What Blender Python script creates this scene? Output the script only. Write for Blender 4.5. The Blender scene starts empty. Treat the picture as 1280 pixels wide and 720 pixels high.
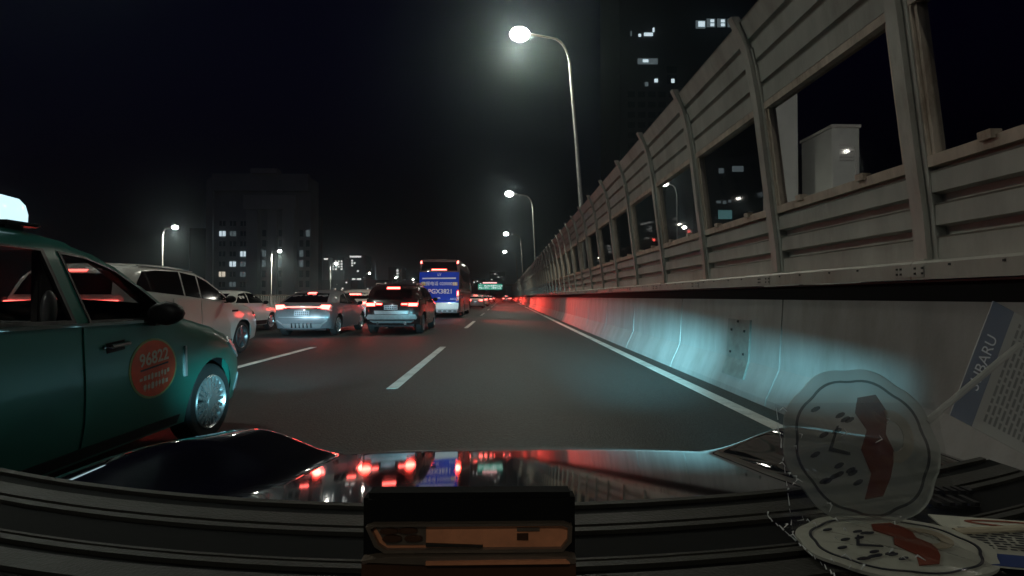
import bpy, bmesh, math, random
import numpy as np
from mathutils import Vector, Matrix
from mathutils.geometry import delaunay_2d_cdt

random.seed(7)
sc = bpy.context.scene
COL = sc.collection
R = math.radians

# ------------------------------------------------------------------ camera, sky, sun, exposure
CAM_H, F_PX, VX, VY = 1.25, 650.0, 630.0, 371.0      # eye height, focal length and vanishing point in photo pixels
cam = bpy.data.cameras.new('camera')
cam.sensor_width = 36.0
cam.lens = F_PX / 1280 * 36.0
cam.clip_start, cam.clip_end = 0.02, 3000
co = bpy.data.objects.new('camera', cam)
COL.objects.link(co)
co.location = (0, 0, CAM_H)
co.rotation_euler = (R(90) + math.atan((VY - 360) / F_PX), 0, -math.atan((640 - VX) / F_PX))
sc.camera = co

SUN_EL, SUN_ROT = R(-3.6), R(200.0)                  # well after sunset
w = bpy.data.worlds.new('World')
sc.world = w
w.use_nodes = True
nt = w.node_tree
bg = nt.nodes['Background']
sky = nt.nodes.new('ShaderNodeTexSky')
sky.sky_type = 'NISHITA'
sky.sun_disc = False
sky.ozone_density, sky.dust_density = 8.0, .3
sky.sun_elevation, sky.sun_rotation = SUN_EL, SUN_ROT
nt.links.new(sky.outputs[0], bg.inputs[0])
bg.inputs[1].default_value = 0.15
sun = bpy.data.lights.new('sun', 'SUN')
sun.energy, sun.angle, sun.color = 0.004, R(0.5), (1, .95, .88)
so = bpy.data.objects.new('sun', sun)
COL.objects.link(so)
so.rotation_euler = (R(50), 0, R(20))
sc.view_settings.view_transform = 'Standard'
sc.view_settings.look = 'None'
sc.view_settings.exposure = 0.0
sc.view_settings.gamma = 1.0
sc.view_settings.use_curve_mapping = False
try:
    sc.cycles.use_denoising = True
    sc.cycles.use_light_tree = True
    sc.cycles.max_bounces = 6
    sc.cycles.transparent_max_bounces = 12
    sc.cycles.volume_bounces = 0
    sc.cycles.caustics_reflective = False
    sc.cycles.caustics_refractive = False
    sc.cycles.sample_clamp_indirect = 4.0
except Exception:
    pass


def at(px, py, Y):
    """world point seen at photo pixel (px,py) at distance Y - used only to read sizes off the photo"""
    return Vector(((px - VX) / F_PX * Y, Y, CAM_H + (VY - py) / F_PX * Y))


# ------------------------------------------------------------------ materials
def mat(name, col, rough=.5, metal=0., coat=0., var=0., scale=6., bump=0., bscale=60., spec=.5, dirt=0., dirtcol=(.05, .04, .03), world=False):
    m = bpy.data.materials.new(name)
    m.use_nodes = True
    n, l = m.node_tree.nodes, m.node_tree.links
    b = n['Principled BSDF']
    b.inputs['Base Color'].default_value = (*col, 1)
    b.inputs['Roughness'].default_value = rough
    b.inputs['Metallic'].default_value = metal
    b.inputs['Coat Weight'].default_value = coat
    b.inputs['Coat Roughness'].default_value = .04
    b.inputs['Specular IOR Level'].default_value = spec
    tc = n.new('ShaderNodeTexCoord')
    if var or dirt:
        no = n.new('ShaderNodeTexNoise')
        no.inputs['Scale'].default_value = scale
        no.inputs['Detail'].default_value = 6
        no.inputs['Roughness'].default_value = .65
        src = tc.outputs['Object']
        if world:                                   # long runs of alike pieces: weather each one differently, streaked downwards
            ge, mp = n.new('ShaderNodeNewGeometry'), n.new('ShaderNodeMapping')
            mp.inputs['Scale'].default_value = (1, 1.5, .45)
            l.new(ge.outputs['Position'], mp.inputs['Vector'])
            src = mp.outputs[0]
        l.new(src, no.inputs['Vector'])
        r = n.new('ShaderNodeValToRGB')
        r.color_ramp.elements[0].position, r.color_ramp.elements[1].position = .3, .7
        r.color_ramp.elements[0].color = (*[c * (1 - var) for c in col], 1)
        r.color_ramp.elements[1].color = (*[min(1, c * (1 + var)) for c in col], 1)
        l.new(no.outputs['Fac'], r.inputs['Fac'])
        out = r.outputs['Color']
        if dirt:
            n2 = n.new('ShaderNodeTexNoise')
            n2.inputs['Scale'].default_value = scale * .45
            n2.inputs['Detail'].default_value = 8
            n2.inputs['Roughness'].default_value = .75
            l.new(src, n2.inputs['Vector'])
            r2 = n.new('ShaderNodeValToRGB')
            r2.color_ramp.elements[0].position, r2.color_ramp.elements[1].position = .5, .72
            r2.color_ramp.elements[1].color = (dirt, dirt, dirt, 1)
            r2.color_ramp.elements[0].color = (0, 0, 0, 1)
            l.new(n2.outputs['Fac'], r2.inputs['Fac'])
            mx = n.new('ShaderNodeMix')
            mx.data_type = 'RGBA'
            l.new(r2.outputs['Color'], mx.inputs['Factor'])
            l.new(out, mx.inputs['A'])
            mx.inputs['B'].default_value = (*dirtcol, 1)
            out = mx.outputs['Result']
        l.new(out, b.inputs['Base Color'])
        mr = n.new('ShaderNodeMapRange')
        mr.inputs['To Min'].default_value = max(.02, rough * .8)
        mr.inputs['To Max'].default_value = min(1, rough * 1.2)
        l.new(no.outputs['Fac'], mr.inputs['Value'])
        l.new(mr.outputs[0], b.inputs['Roughness'])
    if bump:
        nb = n.new('ShaderNodeTexNoise')
        nb.inputs['Scale'].default_value = bscale
        nb.inputs['Detail'].default_value = 4
        l.new(tc.outputs['Object'], nb.inputs['Vector'])
        bm_ = n.new('ShaderNodeBump')
        bm_.inputs['Strength'].default_value = bump
        bm_.inputs['Distance'].default_value = .01
        l.new(nb.outputs['Fac'], bm_.inputs['Height'])
        l.new(bm_.outputs[0], b.inputs['Normal'])
    return m


def emis(name, col, s):
    m = bpy.data.materials.new(name)
    m.use_nodes = True
    b = m.node_tree.nodes['Principled BSDF']
    b.inputs['Base Color'].default_value = (*[c * .5 for c in col], 1)
    b.inputs['Emission Color'].default_value = (*col, 1)
    b.inputs['Emission Strength'].default_value = s
    b.inputs['Roughness'].default_value = .2
    return m


def clear(name, tint=.8, f=.04, rough=.05, ior=1.45, col=None, bump=0):
    m = bpy.data.materials.new(name)
    m.use_nodes = True
    n, l = m.node_tree.nodes, m.node_tree.links
    n.remove(n['Principled BSDF'])
    t = n.new('ShaderNodeBsdfTransparent')
    c = col or (tint, tint, tint)
    t.inputs[0].default_value = (*c, 1)
    g = n.new('ShaderNodeBsdfGlossy')
    g.inputs['Roughness'].default_value = rough
    lw = n.new('ShaderNodeLayerWeight')
    lw.inputs['Blend'].default_value = .5
    pw = n.new('ShaderNodeMath')
    pw.operation = 'POWER'
    pw.inputs[1].default_value = 4
    l.new(lw.outputs['Facing'], pw.inputs[0])
    fr = n.new('ShaderNodeMath')
    fr.operation = 'MULTIPLY_ADD'
    fr.inputs[1].default_value = ior - 1
    fr.inputs[2].default_value = f
    l.new(pw.outputs[0], fr.inputs[0])
    mx = n.new('ShaderNodeMixShader')
    l.new(fr.outputs[0], mx.inputs[0])
    l.new(t.outputs[0], mx.inputs[1])
    l.new(g.outputs[0], mx.inputs[2])
    l.new(mx.outputs[0], n['Material Output'].inputs['Surface'])
    return m


def asphalt():
    m = bpy.data.materials.new('asphalt')
    m.use_nodes = True
    n, l = m.node_tree.nodes, m.node_tree.links
    b = n['Principled BSDF']
    tc = n.new('ShaderNodeTexCoord')
    a = n.new('ShaderNodeTexNoise')
    a.inputs['Scale'].default_value = .35
    a.inputs['Detail'].default_value = 7
    a.inputs['Roughness'].default_value = .6
    mp = n.new('ShaderNodeMapping')
    mp.inputs['Scale'].default_value = (1.6, .22, 1)          # wear runs along the lanes
    l.new(tc.outputs['Object'], mp.inputs['Vector'])
    l.new(mp.outputs[0], a.inputs['Vector'])
    v = n.new('ShaderNodeTexVoronoi')                          # aggregate
    v.inputs['Scale'].default_value = 55
    l.new(tc.outputs['Object'], v.inputs['Vector'])
    r1 = n.new('ShaderNodeValToRGB')
    r1.color_ramp.elements[0].position, r1.color_ramp.elements[1].position = .3, .72
    r1.color_ramp.elements[0].color = (.010, .0145, .0135, 1)
    r1.color_ramp.elements[1].color = (.023, .031, .029, 1)
    l.new(a.outputs['Fac'], r1.inputs['Fac'])
    r2 = n.new('ShaderNodeValToRGB')
    r2.color_ramp.elements[0].color = (.55, .55, .55, 1)
    r2.color_ramp.elements[1].color = (1.9, 1.9, 1.9, 1)
    l.new(v.outputs['Color'], r2.inputs['Fac'])
    mx = n.new('ShaderNodeMix')
    mx.data_type, mx.blend_type = 'RGBA', 'MULTIPLY'
    mx.inputs['Factor'].default_value = 1
    l.new(r1.outputs[0], mx.inputs['A'])
    l.new(r2.outputs[0], mx.inputs['B'])
    l.new(mx.outputs['Result'], b.inputs['Base Color'])
    b.inputs['Roughness'].default_value = .62
    b.inputs['Specular IOR Level'].default_value = .35
    bp = n.new('ShaderNodeBump')
    bp.inputs['Strength'].default_value = .6
    bp.inputs['Distance'].default_value = .006
    l.new(v.outputs['Distance'], bp.inputs['Height'])
    l.new(bp.outputs[0], b.inputs['Normal'])
    return m


M = dict(
    asphalt=asphalt(),
    ground=mat('ground', (.03, .03, .03), .9, var=.4, scale=.05),
    mark=mat('road_paint', (.62, .62, .58), .7, var=.15, scale=3, dirt=.7, dirtcol=(.12, .12, .11), bump=.3),
    conc=mat('concrete', (.25, .245, .235), .8, var=.2, scale=1.6, dirt=.7, world=True, dirtcol=(.17, .16, .14), bump=.25, bscale=30),
    cap=mat('painted_steel', (.34, .33, .29), .55, var=.18, scale=2, dirt=.65, world=True, dirtcol=(.17, .13, .09)),
    board=mat('barrier_board', (.385, .39, .35), .5, var=.18, scale=2.2, dirt=.5, world=True, dirtcol=(.16, .13, .10)),
    post=mat('galvanised_post', (.40, .40, .36), .45, metal=.15, var=.2, scale=4, dirt=.6, world=True, dirtcol=(.2, .14, .1)),
    wframe=mat('window_frame_paint', (.50, .43, .35), .5, var=.25, scale=4, dirt=.85, world=True, dirtcol=(.16, .09, .05)),
    pane=clear('barrier_glass', .85, f=.015, rough=.03, ior=1.3),
    steel_plate=mat('cover_plate', (.17, .19, .175), .6, var=.2, scale=9, dirt=.6, dirtcol=(.08, .08, .075)),
    pole=mat('lamp_pole', (.55, .56, .54), .4, metal=.3, var=.08),
    rubber=mat('rubber', (.018, .018, .018), .75, var=.2, scale=20),
    black=mat('black_plastic', (.012, .012, .013), .5, spec=.25),
    rim=mat('alloy', (.62, .63, .64), .28, metal=.85, var=.08, scale=12),
    rim_dark=mat('dark_alloy', (.25, .25, .26), .35, metal=.8),
    chrome=mat('chrome', (.75, .75, .75), .12, metal=1),
    silver=mat('silver_trim', (.5, .51, .52), .35, metal=.5, var=.1, scale=10),
    green=mat('green_paint', (.014, .135, .105), .3, coat=.35),
    white=mat('white_paint', (.66, .65, .61), .3, coat=.6, var=.04, scale=2),
    grey=mat('grey_paint', (.21, .22, .235), .3, metal=.2, coat=.7, var=.05),
    wine=mat('dark_paint', (.035, .018, .018), .25, coat=.9),
    blue=mat('blue_paint', (.006, .05, .52), .5, spec=.15),
    bus_side=mat('coach_side_paint', (.10, .07, .07), .3, coat=.6, var=.15),
    red_seat=mat('cabin_cloth', (.10, .09, .085), .85, var=.2, scale=30),
    glass=mat('dark_glass', (.006, .006, .007), .06, spec=.6),
    cglass=clear('car_window', .62, rough=.02, ior=1.35),
    plate_blue=mat('number_plate', (.55, .62, .68), .4),
    plate_yellow=mat('yellow_plate', (.75, .68, .08), .4),
    ink=mat('ink', (.03, .03, .04), .6),
    white_print=mat('white_print', (.75, .77, .78), .5),
    reflector=mat('amber_reflector', (.62, .42, .12), .35),
    tail=emis('brake_light_glow', (1, .11, .09), 10),
    tail_dim=emis('tail_light_glow', (1, .05, .05), 1.6),
    lens_red=mat('red_lens', (.35, .01, .012), .15, coat=.6),
    lamp=emis('lamp_glow', (1, .97, .86), 60),
    roofsign=emis('taxi_sign_glow', (.62, .9, 1), 1.15),
    lit=emis('lit_window', (.75, .92, 1), .9),
    lit_warm=emis('warm_lit_window', (1, .88, .7), .7),
    lit_dim=emis('dim_lit_window', (.55, .7, .75), .13),
    lit_far=emis('far_lit_window', (.95, .95, .9), 1.1),
    lit_cyan=emis('cyan_lit_sign', (.25, .6, .62), .22),
    facade=mat('facade', (.6, .59, .56), .85, var=.12, scale=.08),
    facade_dark=mat('facade_dark', (.42, .42, .42), .6, var=.2, scale=.1),
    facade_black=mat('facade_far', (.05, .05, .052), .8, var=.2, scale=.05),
    unlit=mat('unlit_window', (.012, .014, .018), .15),
    wall_white=mat('white_render', (.62, .64, .60), .7, var=.12, scale=.5, dirt=.5, dirtcol=(.25, .27, .25)),
    sign_green=emis('sign_green', (.08, .55, .38), .55),
    sign_white=emis('sign_white', (.8, 1, .95), .9),
    led=emis('led_strip', (1, .45, .45), 2.2),
    hood=mat('black_car_paint', (.006, .006, .008), .04, coat=1),
    dash=mat('dashboard', (.010, .010, .010), .8, spec=.08),
    reflection_strip=mat('vent_line_reflection', (.018, .0165, .011), .65, var=.18, scale=14, bump=.2, bscale=200),
    amber=mat('amber_panel', (.75, .29, .14), .4, var=.35, scale=9),
    bezel=mat('display_bezel', (.20, .15, .11), .35, metal=.4, var=.2, scale=12),
    brown=mat('brown_panel', (.075, .032, .015), .45, var=.3, scale=7),
    paper=mat('cream_card', (.52, .51, .42), .7, var=.08, scale=20),
    sticker=mat('orange_sticker', (.62, .075, .028), .45, var=.2, scale=8),
    sticker_rim=mat('green_yellow_sticker_rim', (.22, .30, .13), .45, var=.3, scale=5),
    print_grey=mat('grey_print', (.50, .43, .34), .5),
    print_red=mat('red_brown_print', (.24, .05, .022), .6, var=.15, scale=15),
    print_tan=mat('tan_print', (.45, .37, .25), .6),
    print_blue=mat('blue_print', (.02, .05, .20), .55),
    print_violet=mat('violet_print', (.22, .12, .2), .55),
    stick=mat('wooden_stick', (.55, .48, .34), .6, var=.1, scale=30),
    glint=mat('glint_white', (.9, .92, .9), .2),
    bag=clear('clear_bag', .95, f=.10, rough=.16, ior=1.35),
)


def ghost(name, col, a):
    """see-through material for objects that stand in for windscreen reflections"""
    m = bpy.data.materials.new(name)
    m.use_nodes = True
    n, l = m.node_tree.nodes, m.node_tree.links
    b = n['Principled BSDF']
    b.inputs['Base Color'].default_value = (*col, 1)
    b.inputs['Roughness'].default_value = .5
    b.inputs['Alpha'].default_value = a
    return m


# ------------------------------------------------------------------ mesh helpers
def add_box(bm, x0, x1, y0, y1, z0, z1):
    v = [bm.verts.new((x, y, z)) for z in (z0, z1) for y in (y0, y1) for x in (x0, x1)]
    for f in ((0, 2, 3, 1), (4, 5, 7, 6), (0, 1, 5, 4), (2, 6, 7, 3), (0, 4, 6, 2), (1, 3, 7, 5)):
        bm.faces.new([v[i] for i in f])


def add_prism_y(bm, poly, y0, y1):
    """poly of (x,z), extruded along y"""
    a = [bm.verts.new((x, y0, z)) for x, z in poly]
    b = [bm.verts.new((x, y1, z)) for x, z in poly]
    n = len(poly)
    bm.faces.new(a)
    bm.faces.new(b[::-1])
    for i in range(n):
        bm.faces.new((a[i], b[i], b[(i + 1) % n], a[(i + 1) % n]))


def add_tube(bm, pts, rads, seg=10):
    rings = []
    for i, p in enumerate(pts):
        p = Vector(p)
        d = (Vector(pts[min(i + 1, len(pts) - 1)]) - Vector(pts[max(i - 1, 0)])).normalized()
        u = d.cross(Vector((0.02, 1, 0.01))) if abs(d.y) < .9 else d.cross(Vector((1, 0, 0)))
        u.normalize()
        v = d.cross(u)
        r = rads[i] if isinstance(rads, (list, tuple)) else rads
        rings.append([bm.verts.new(p + (u * math.cos(a) + v * math.sin(a)) * r) for a in [2 * math.pi * k / seg for k in range(seg)]])
    for a, b in zip(rings, rings[1:]):
        for k in range(seg):
            bm.faces.new((a[k], a[(k + 1) % seg], b[(k + 1) % seg], b[k]))
    bm.faces.new(rings[0][::-1])
    bm.faces.new(rings[-1])


def finish(bm, mesh, smooth=None):
    bmesh.ops.recalc_face_normals(bm, faces=bm.faces)
    bm.to_mesh(mesh)
    bm.free()
    if smooth:
        for p in mesh.polygons:
            p.use_smooth = True
        mesh.set_sharp_from_angle(angle=R(smooth))


def obj(name, bm, material, parent=None, smooth=None, bevel=0):
    if bevel:
        bmesh.ops.bevel(bm, geom=bm.edges[:], offset=bevel, segments=2, affect='EDGES', clamp_overlap=True)
    me = bpy.data.meshes.new(name)
    finish(bm, me, smooth)
    me.materials.append(material if not isinstance(material, str) else M[material])
    o = bpy.data.objects.new(name, me)
    COL.objects.link(o)
    if parent:
        o.parent = parent
    return o


def box(name, x0, x1, y0, y1, z0, z1, material, parent=None, bevel=0):
    bm = bmesh.new()
    add_box(bm, x0, x1, y0, y1, z0, z1)
    return obj(name, bm, material, parent, 40 if bevel else None, bevel)


def meshobj(name, verts, faces, material, parent=None, smooth=None):
    me = bpy.data.meshes.new(name)
    me.from_pydata(verts, [], faces)
    bm = bmesh.new()
    bm.from_mesh(me)
    finish(bm, me, smooth)
    me.materials.append(material if not isinstance(material, str) else M[material])
    o = bpy.data.objects.new(name, me)
    COL.objects.link(o)
    if parent:
        o.parent = parent
    return o


def tag(o, label=None, cat=None, group=None, kind=None):
    if label: o['label'] = label
    if cat: o['category'] = cat
    if group: o['group'] = group
    if kind: o['kind'] = kind
    return o


def thing(name, label, cat, loc=(0, 0, 0), group=None, rotz=0):
    o = bpy.data.objects.new(name, None)
    COL.objects.link(o)
    o.location = loc
    o.rotation_euler = (0, 0, rotz)
    o.empty_display_size = .2
    return tag(o, label, cat, group)


def copy_tree(o, parent=None):
    c = o.copy()
    COL.objects.link(c)
    if parent:
        c.parent = parent
    for ch in list(o.children):
        copy_tree(ch, c)
    return c


def relink(o, parent):
    c = o.copy()
    COL.objects.link(c)
    c.parent = parent
    return c


def text_verts(body, size, bold=0.0):
    c = bpy.data.curves.new('lettering', 'FONT')
    c.body = body
    c.size = size
    c.align_x, c.align_y = 'CENTER', 'CENTER'
    c.offset = bold
    c.resolution_u = 3
    o = bpy.data.objects.new('lettering', c)
    COL.objects.link(o)
    dg = bpy.context.evaluated_depsgraph_get()
    me = bpy.data.meshes.new_from_object(o.evaluated_get(dg))
    vs = [tuple(v.co) for v in me.vertices]
    fs = [tuple(p.vertices) for p in me.polygons]
    bpy.data.objects.remove(o)
    bpy.data.curves.remove(c)
    bpy.data.meshes.remove(me)
    return vs, fs


def lettering(name, body, size, fn, material, parent, bold=0.0):
    vs, fs = text_verts(body, size, bold)
    return meshobj(name, [fn(x, y) for x, y, _ in vs], fs, material, parent)


def inside(p, poly):
    x, y = p
    r = False
    n = len(poly)
    for i in range(n):
        x0, y0 = poly[i]
        x1, y1 = poly[(i + 1) % n]
        if (y0 > y) != (y1 > y) and x < (x1 - x0) * (y - y0) / (y1 - y0) + x0:
            r = not r
    return r


def densify(poly, g, closed=True):
    out = []
    n = len(poly)
    for i in range(n if closed else n - 1):
        a, b = Vector(poly[i]), Vector(poly[(i + 1) % n])
        k = max(1, int((b - a).length / g + .5))
        for j in range(k):
            out.append(tuple(a.lerp(b, j / k)))
    if not closed:
        out.append(tuple(poly[-1]))
    return out


def chaikin(p, it=2):
    for _ in range(it):
        q = [p[0]]
        for a, b in zip(p, p[1:]):
            q.append((a[0] * .75 + b[0] * .25, a[1] * .75 + b[1] * .25))
            q.append((a[0] * .25 + b[0] * .75, a[1] * .25 + b[1] * .75))
        q.append(p[-1])
        p = q
    return p


def triangulate(outer, holes=(), g=.12):
    """filled 2-D polygon with interior grid: points, triangles, boundary loops (index lists)"""
    pts, edges, loops = [], [], []
    for lp in (outer, *holes):
        s = len(pts)
        n = len(lp)
        pts += [Vector(p) for p in lp]
        edges += [(s + i, s + (i + 1) % n) for i in range(n)]
        loops.append(list(range(s, s + n)))
    xs = [p[0] for p in outer]
    ys = [p[1] for p in outer]
    x = min(xs) + g * .53
    while x < max(xs):
        y = min(ys) + g * .47
        while y < max(ys):
            if inside((x, y), outer) and not any(inside((x, y), h) for h in holes):
                pts.append(Vector((x, y)))
            y += g
        x += g
    vo, eo, fo, ov, oe, of = delaunay_2d_cdt(pts, edges, [], 0, 1e-5)
    tris = []
    for f in fo:
        c = sum((vo[i] for i in f), Vector((0, 0))) / len(f)
        if inside(c, outer) and not any(inside(c, h) for h in holes):
            tris.append(tuple(f))
    return [tuple(v) for v in vo], tris


def patch(name, poly, fn, off, thick, material, parent, g=.12, smooth=35, dens=None, holes=()):
    """a thin curved panel: polygon mapped onto a surface by fn(p, off), with edges of depth thick"""
    poly = densify(poly, dens or g)
    holes = [densify(h, dens or g) for h in holes]
    v, t = triangulate(poly, holes, g)
    n = len(v)
    vs = [fn(p, off) for p in v]
    cnt = {}
    for f in t:
        for i in range(3):
            e = (f[i], f[(i + 1) % 3])
            k = (min(e), max(e))
            cnt[k] = cnt.get(k, 0) + 1
    fs = list(t)
    bd = {}
    for (a, b), c in cnt.items():
        if c == 1:
            for i in (a, b):
                if i not in bd:
                    bd[i] = len(vs)
                    vs.append(fn(v[i], off - thick))
            fs.append((a, b, bd[b], bd[a]))
    return meshobj(name, vs, fs, material, parent, smooth)


# ------------------------------------------------------------------ vehicle bodies
class Shape:
    """a car body: side silhouette (y, z) from the rear bottom over the roof to the front bottom, swept to a rounded body"""

    def __init__(s, prof, W, sill, wheels, arch, belt, tumble=.32, rnd=.14, taper=(.10, .13), crown=(.07, .03), it=2, g=.14):
        s.W, s.sill, s.belt, s.tumble, s.rnd, s.taper, s.crown, s.g = W, sill, belt, tumble, rnd, taper, crown, g
        s.prof = chaikin(prof, it)
        s.L = max(p[0] for p in prof)
        s.wheels, s.arch = wheels, arch
        s.P = np.array(s.prof)
        top = int(np.argmax(s.P[:, 1]))
        s.top = top
        bottom = []
        for (yc, zc) in reversed(wheels):
            a = arch
            base = sill
            dz = max(-.99, min(.99, (base - zc) / a))
            a0 = math.asin(dz)
            for k in range(15):
                t = a0 + (math.pi - 2 * a0) * k / 14
                bottom.append((yc + a * math.cos(t), zc + a * math.sin(t)))
        s.outline = s.prof + bottom

    def w(s, y, z):
        P = s.P
        A, B = P[:-1], P[1:]
        d = B - A
        q = np.array((y, z)) - A
        t = np.clip((q * d).sum(1) / np.maximum((d * d).sum(1), 1e-9), 0, 1)
        dist = np.sqrt(((q - d * t[:, None]) ** 2).sum(1).min())
        v = s.W - s.tumble * max(0, z - s.belt) - .25 * max(0, .5 - z) ** 1.5
        v += .012 * math.cos((z - .62) * 5.5) if z < s.belt else 0
        u = (y - s.L / 2) / (s.L / 2)
        if u < -.6: v -= s.taper[0] * ((-u - .6) / .4) ** 2
        if u > .6: v -= s.taper[1] * ((u - .6) / .4) ** 2
        if dist < s.rnd:
            k = 1 - dist / s.rnd
            v -= s.rnd * (1 - math.sqrt(max(0, 1 - k * k)))
        return v

    def side(s, sgn):
        return lambda p, off: (sgn * (s.w(p[0], p[1]) + off), p[0], p[1])

    def rear_y(s, z):
        q = s.P[:s.top + 1]
        return float(np.interp(z, np.maximum.accumulate(q[:, 1]), q[:, 0]))

    def front_y(s, z):
        q = s.P[s.top:][::-1]
        return float(np.interp(z, np.maximum.accumulate(q[:, 1]), q[:, 0]))

    def edge_w(s, y, z):
        return max(.2, s.w(y, z))

    def _prep(s):
        pr = densify(s.prof, .06, closed=False)
        q = np.array(pr)
        d = np.empty_like(q)
        d[1:-1] = q[2:] - q[:-2]
        d[0], d[-1] = q[1] - q[0], q[-1] - q[-2]
        d /= np.maximum(np.hypot(d[:, 0], d[:, 1]), 1e-9)[:, None]
        n = np.stack([-d[:, 1], d[:, 0]], 1)
        cr = s.crown[1] + (s.crown[0] - s.crown[1]) * np.abs(d[:, 1])
        t = int(np.argmax(q[:, 1]))
        s._q, s._n, s._cr, s._t = q, n, cr, t

    def _map(s, p, off, front):
        if not hasattr(s, '_q'):
            s._prep()
        x, z = p
        y0 = s.front_y(z) if front else s.rear_y(z)
        u = min(1, abs(x) / s.edge_w(y0, z))
        k = s._cr * (1 - u * u)
        P = s._q + s._n * (k + off)[:, None]
        if front:
            P = P[s._t:][::-1]
        else:
            P = P[:s._t + 1]
        return (x, float(np.interp(z, np.maximum.accumulate(P[:, 1]), P[:, 0])), z)

    def rear(s, p, off):
        return s._map(p, off, False)

    def front(s, p, off):
        return s._map(p, off, True)

    def body(s, name, material, parent, holes=(), screens=()):
        """holes: side window openings; screens: (ylo, yhi, zlo, zhi) openings in the swept top"""
        V, F = [], []
        ol = densify(s.outline, s.g)
        hs = [densify(h, s.g) for h in holes]
        v, t = triangulate(ol, hs, s.g)
        for sg in (1, -1):
            b = len(V)
            V += [(sg * s.w(*p), p[0], p[1]) for p in v]
            F += [tuple(i + b for i in f) for f in t]
        pr = densify(s.prof, s.g, closed=False)
        N = 10
        b = len(V)
        q = np.array(pr)
        for i, (y, z) in enumerate(pr):
            d = q[min(i + 1, len(q) - 1)] - q[max(i - 1, 0)]
            d = d / max(1e-9, np.hypot(*d))
            nrm = (-d[1], d[0])
            steep = abs(d[1])
            cr = s.crown[1] + (s.crown[0] - s.crown[1]) * steep
            we = s.w(y, z)
            for k in range(N + 1):
                u = -1 + 2 * k / N
                c = cr * (1 - u * u)
                V.append((u * we, y + nrm[0] * c, z + nrm[1] * c))
        for i in range(len(pr) - 1):
            my, mz = (pr[i][0] + pr[i + 1][0]) / 2, (pr[i][1] + pr[i + 1][1]) / 2
            opened = any(a <= my <= c and e <= mz <= f for a, c, e, f in screens)
            for k in range(N):
                if opened and 0 < k < N - 1:
                    continue
                a = b + i * (N + 1) + k
                F.append((a, a + 1, a + N + 2, a + N + 1))
        me = bpy.data.meshes.new(name)
        me.from_pydata(V, [], F)
        bm = bmesh.new()
        bm.from_mesh(me)
        bmesh.ops.remove_doubles(bm, verts=bm.verts, dist=.004)
        finish(bm, me, 38)
        me.materials.append(M[material])
        o = bpy.data.objects.new(name, me)
        COL.objects.link(o)
        o.parent = parent
        # dark floor pan and wheel housings inside the shell
        bm = bmesh.new()
        add_box(bm, -s.W + .24, s.W - .24, .18, s.L - .18, s.sill - .03, s.sill + .42)
        obj('underbody', bm, 'black', parent)
        return o


def wheel_mesh(Rw, wd, spokes, fine):
    seg = 40 if fine else 20
    bm = bmesh.new()
    prof = [(-wd / 2, Rw * .68), (-wd / 2, Rw * .9), (-wd * .36, Rw), (wd * .36, Rw), (wd / 2 - .005, Rw * .93), (wd / 2, Rw * .82), (wd / 2 - .01, Rw * .70)]
    rings = [[bm.verts.new((x, r * math.cos(2 * math.pi * k / seg), r * math.sin(2 * math.pi * k / seg))) for k in range(seg)] for x, r in prof]
    for a, b in zip(rings, rings[1:]):
        for k in range(seg):
            bm.faces.new((a[k], a[(k + 1) % seg], b[(k + 1) % seg], b[k]))
    bm.faces.new(rings[0][::-1])
    tyre = bpy.data.meshes.new('wheel')
    finish(bm, tyre, 35)
    tyre.materials.append(M['rubber'])
    bm = bmesh.new()
    prof = [(wd * .1, Rw * .70), (wd / 2 - .004, Rw * .70), (wd / 2 + .004, Rw * .68), (wd / 2 - .012, Rw * .645), (wd * .12, Rw * .60)]
    rings = [[bm.verts.new((x, r * math.cos(2 * math.pi * k / seg), r * math.sin(2 * math.pi * k / seg))) for k in range(seg)] for x, r in prof]
    for a, b in zip(rings, rings[1:]):
        for k in range(seg):
            bm.faces.new((a[k], a[(k + 1) % seg], b[(k + 1) % seg], b[k]))
    for i in range(spokes):
        a = 2 * math.pi * i / spokes
        for da in ((-.11, .11) if fine else (0,)):
            wds = (.016, .024) if fine else (.03, .045)
            c0, c1 = a + da * .55, a + da * 1.3
            q = []
            for (r, ang, hw, x) in ((Rw * .12, c0, wds[0], wd / 2 + .002), (Rw * .66, c1, wds[1] * .6, wd / 2 - .012)):
                for sgn in (-1, 1):
                    y = r * math.cos(ang) - sgn * hw * math.sin(ang)
                    z = r * math.sin(ang) + sgn * hw * math.cos(ang)
                    q += [bm.verts.new((x, y, z)), bm.verts.new((x - .03, y, z))]
            # order: (in-,in+,out-,out+), each front/back
            for f in ((0, 2, 6, 4), (0, 4, 5, 1), (2, 3, 7, 6), (4, 6, 7, 5)):
                bm.faces.new([q[j] for j in f])
    r = Rw * .17
    c = [bm.verts.new((wd / 2 + .006, r * math.cos(2 * math.pi * k / 14), r * math.sin(2 * math.pi * k / 14))) for k in range(14)]
    d = [bm.verts.new((wd / 2 - .04, v.co.y, v.co.z)) for v in c]
    bm.faces.new(c)
    for k in range(14):
        bm.faces.new((c[k], c[(k + 1) % 14], d[(k + 1) % 14], d[k]))
    rim = bpy.data.meshes.new('rim')
    finish(bm, rim, 30)
    bm = bmesh.new()
    bmesh.ops.create_circle(bm, cap_ends=True, segments=24, radius=Rw * .62, matrix=Matrix.Translation((wd * .08, 0, 0)) @ Matrix.Rotation(R(90), 4, 'Y'))
    disc = bpy.data.meshes.new('brake_disc')
    finish(bm, disc)
    disc.materials.append(M['rim_dark'])
    return tyre, rim, disc


_wheels = {}


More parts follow.
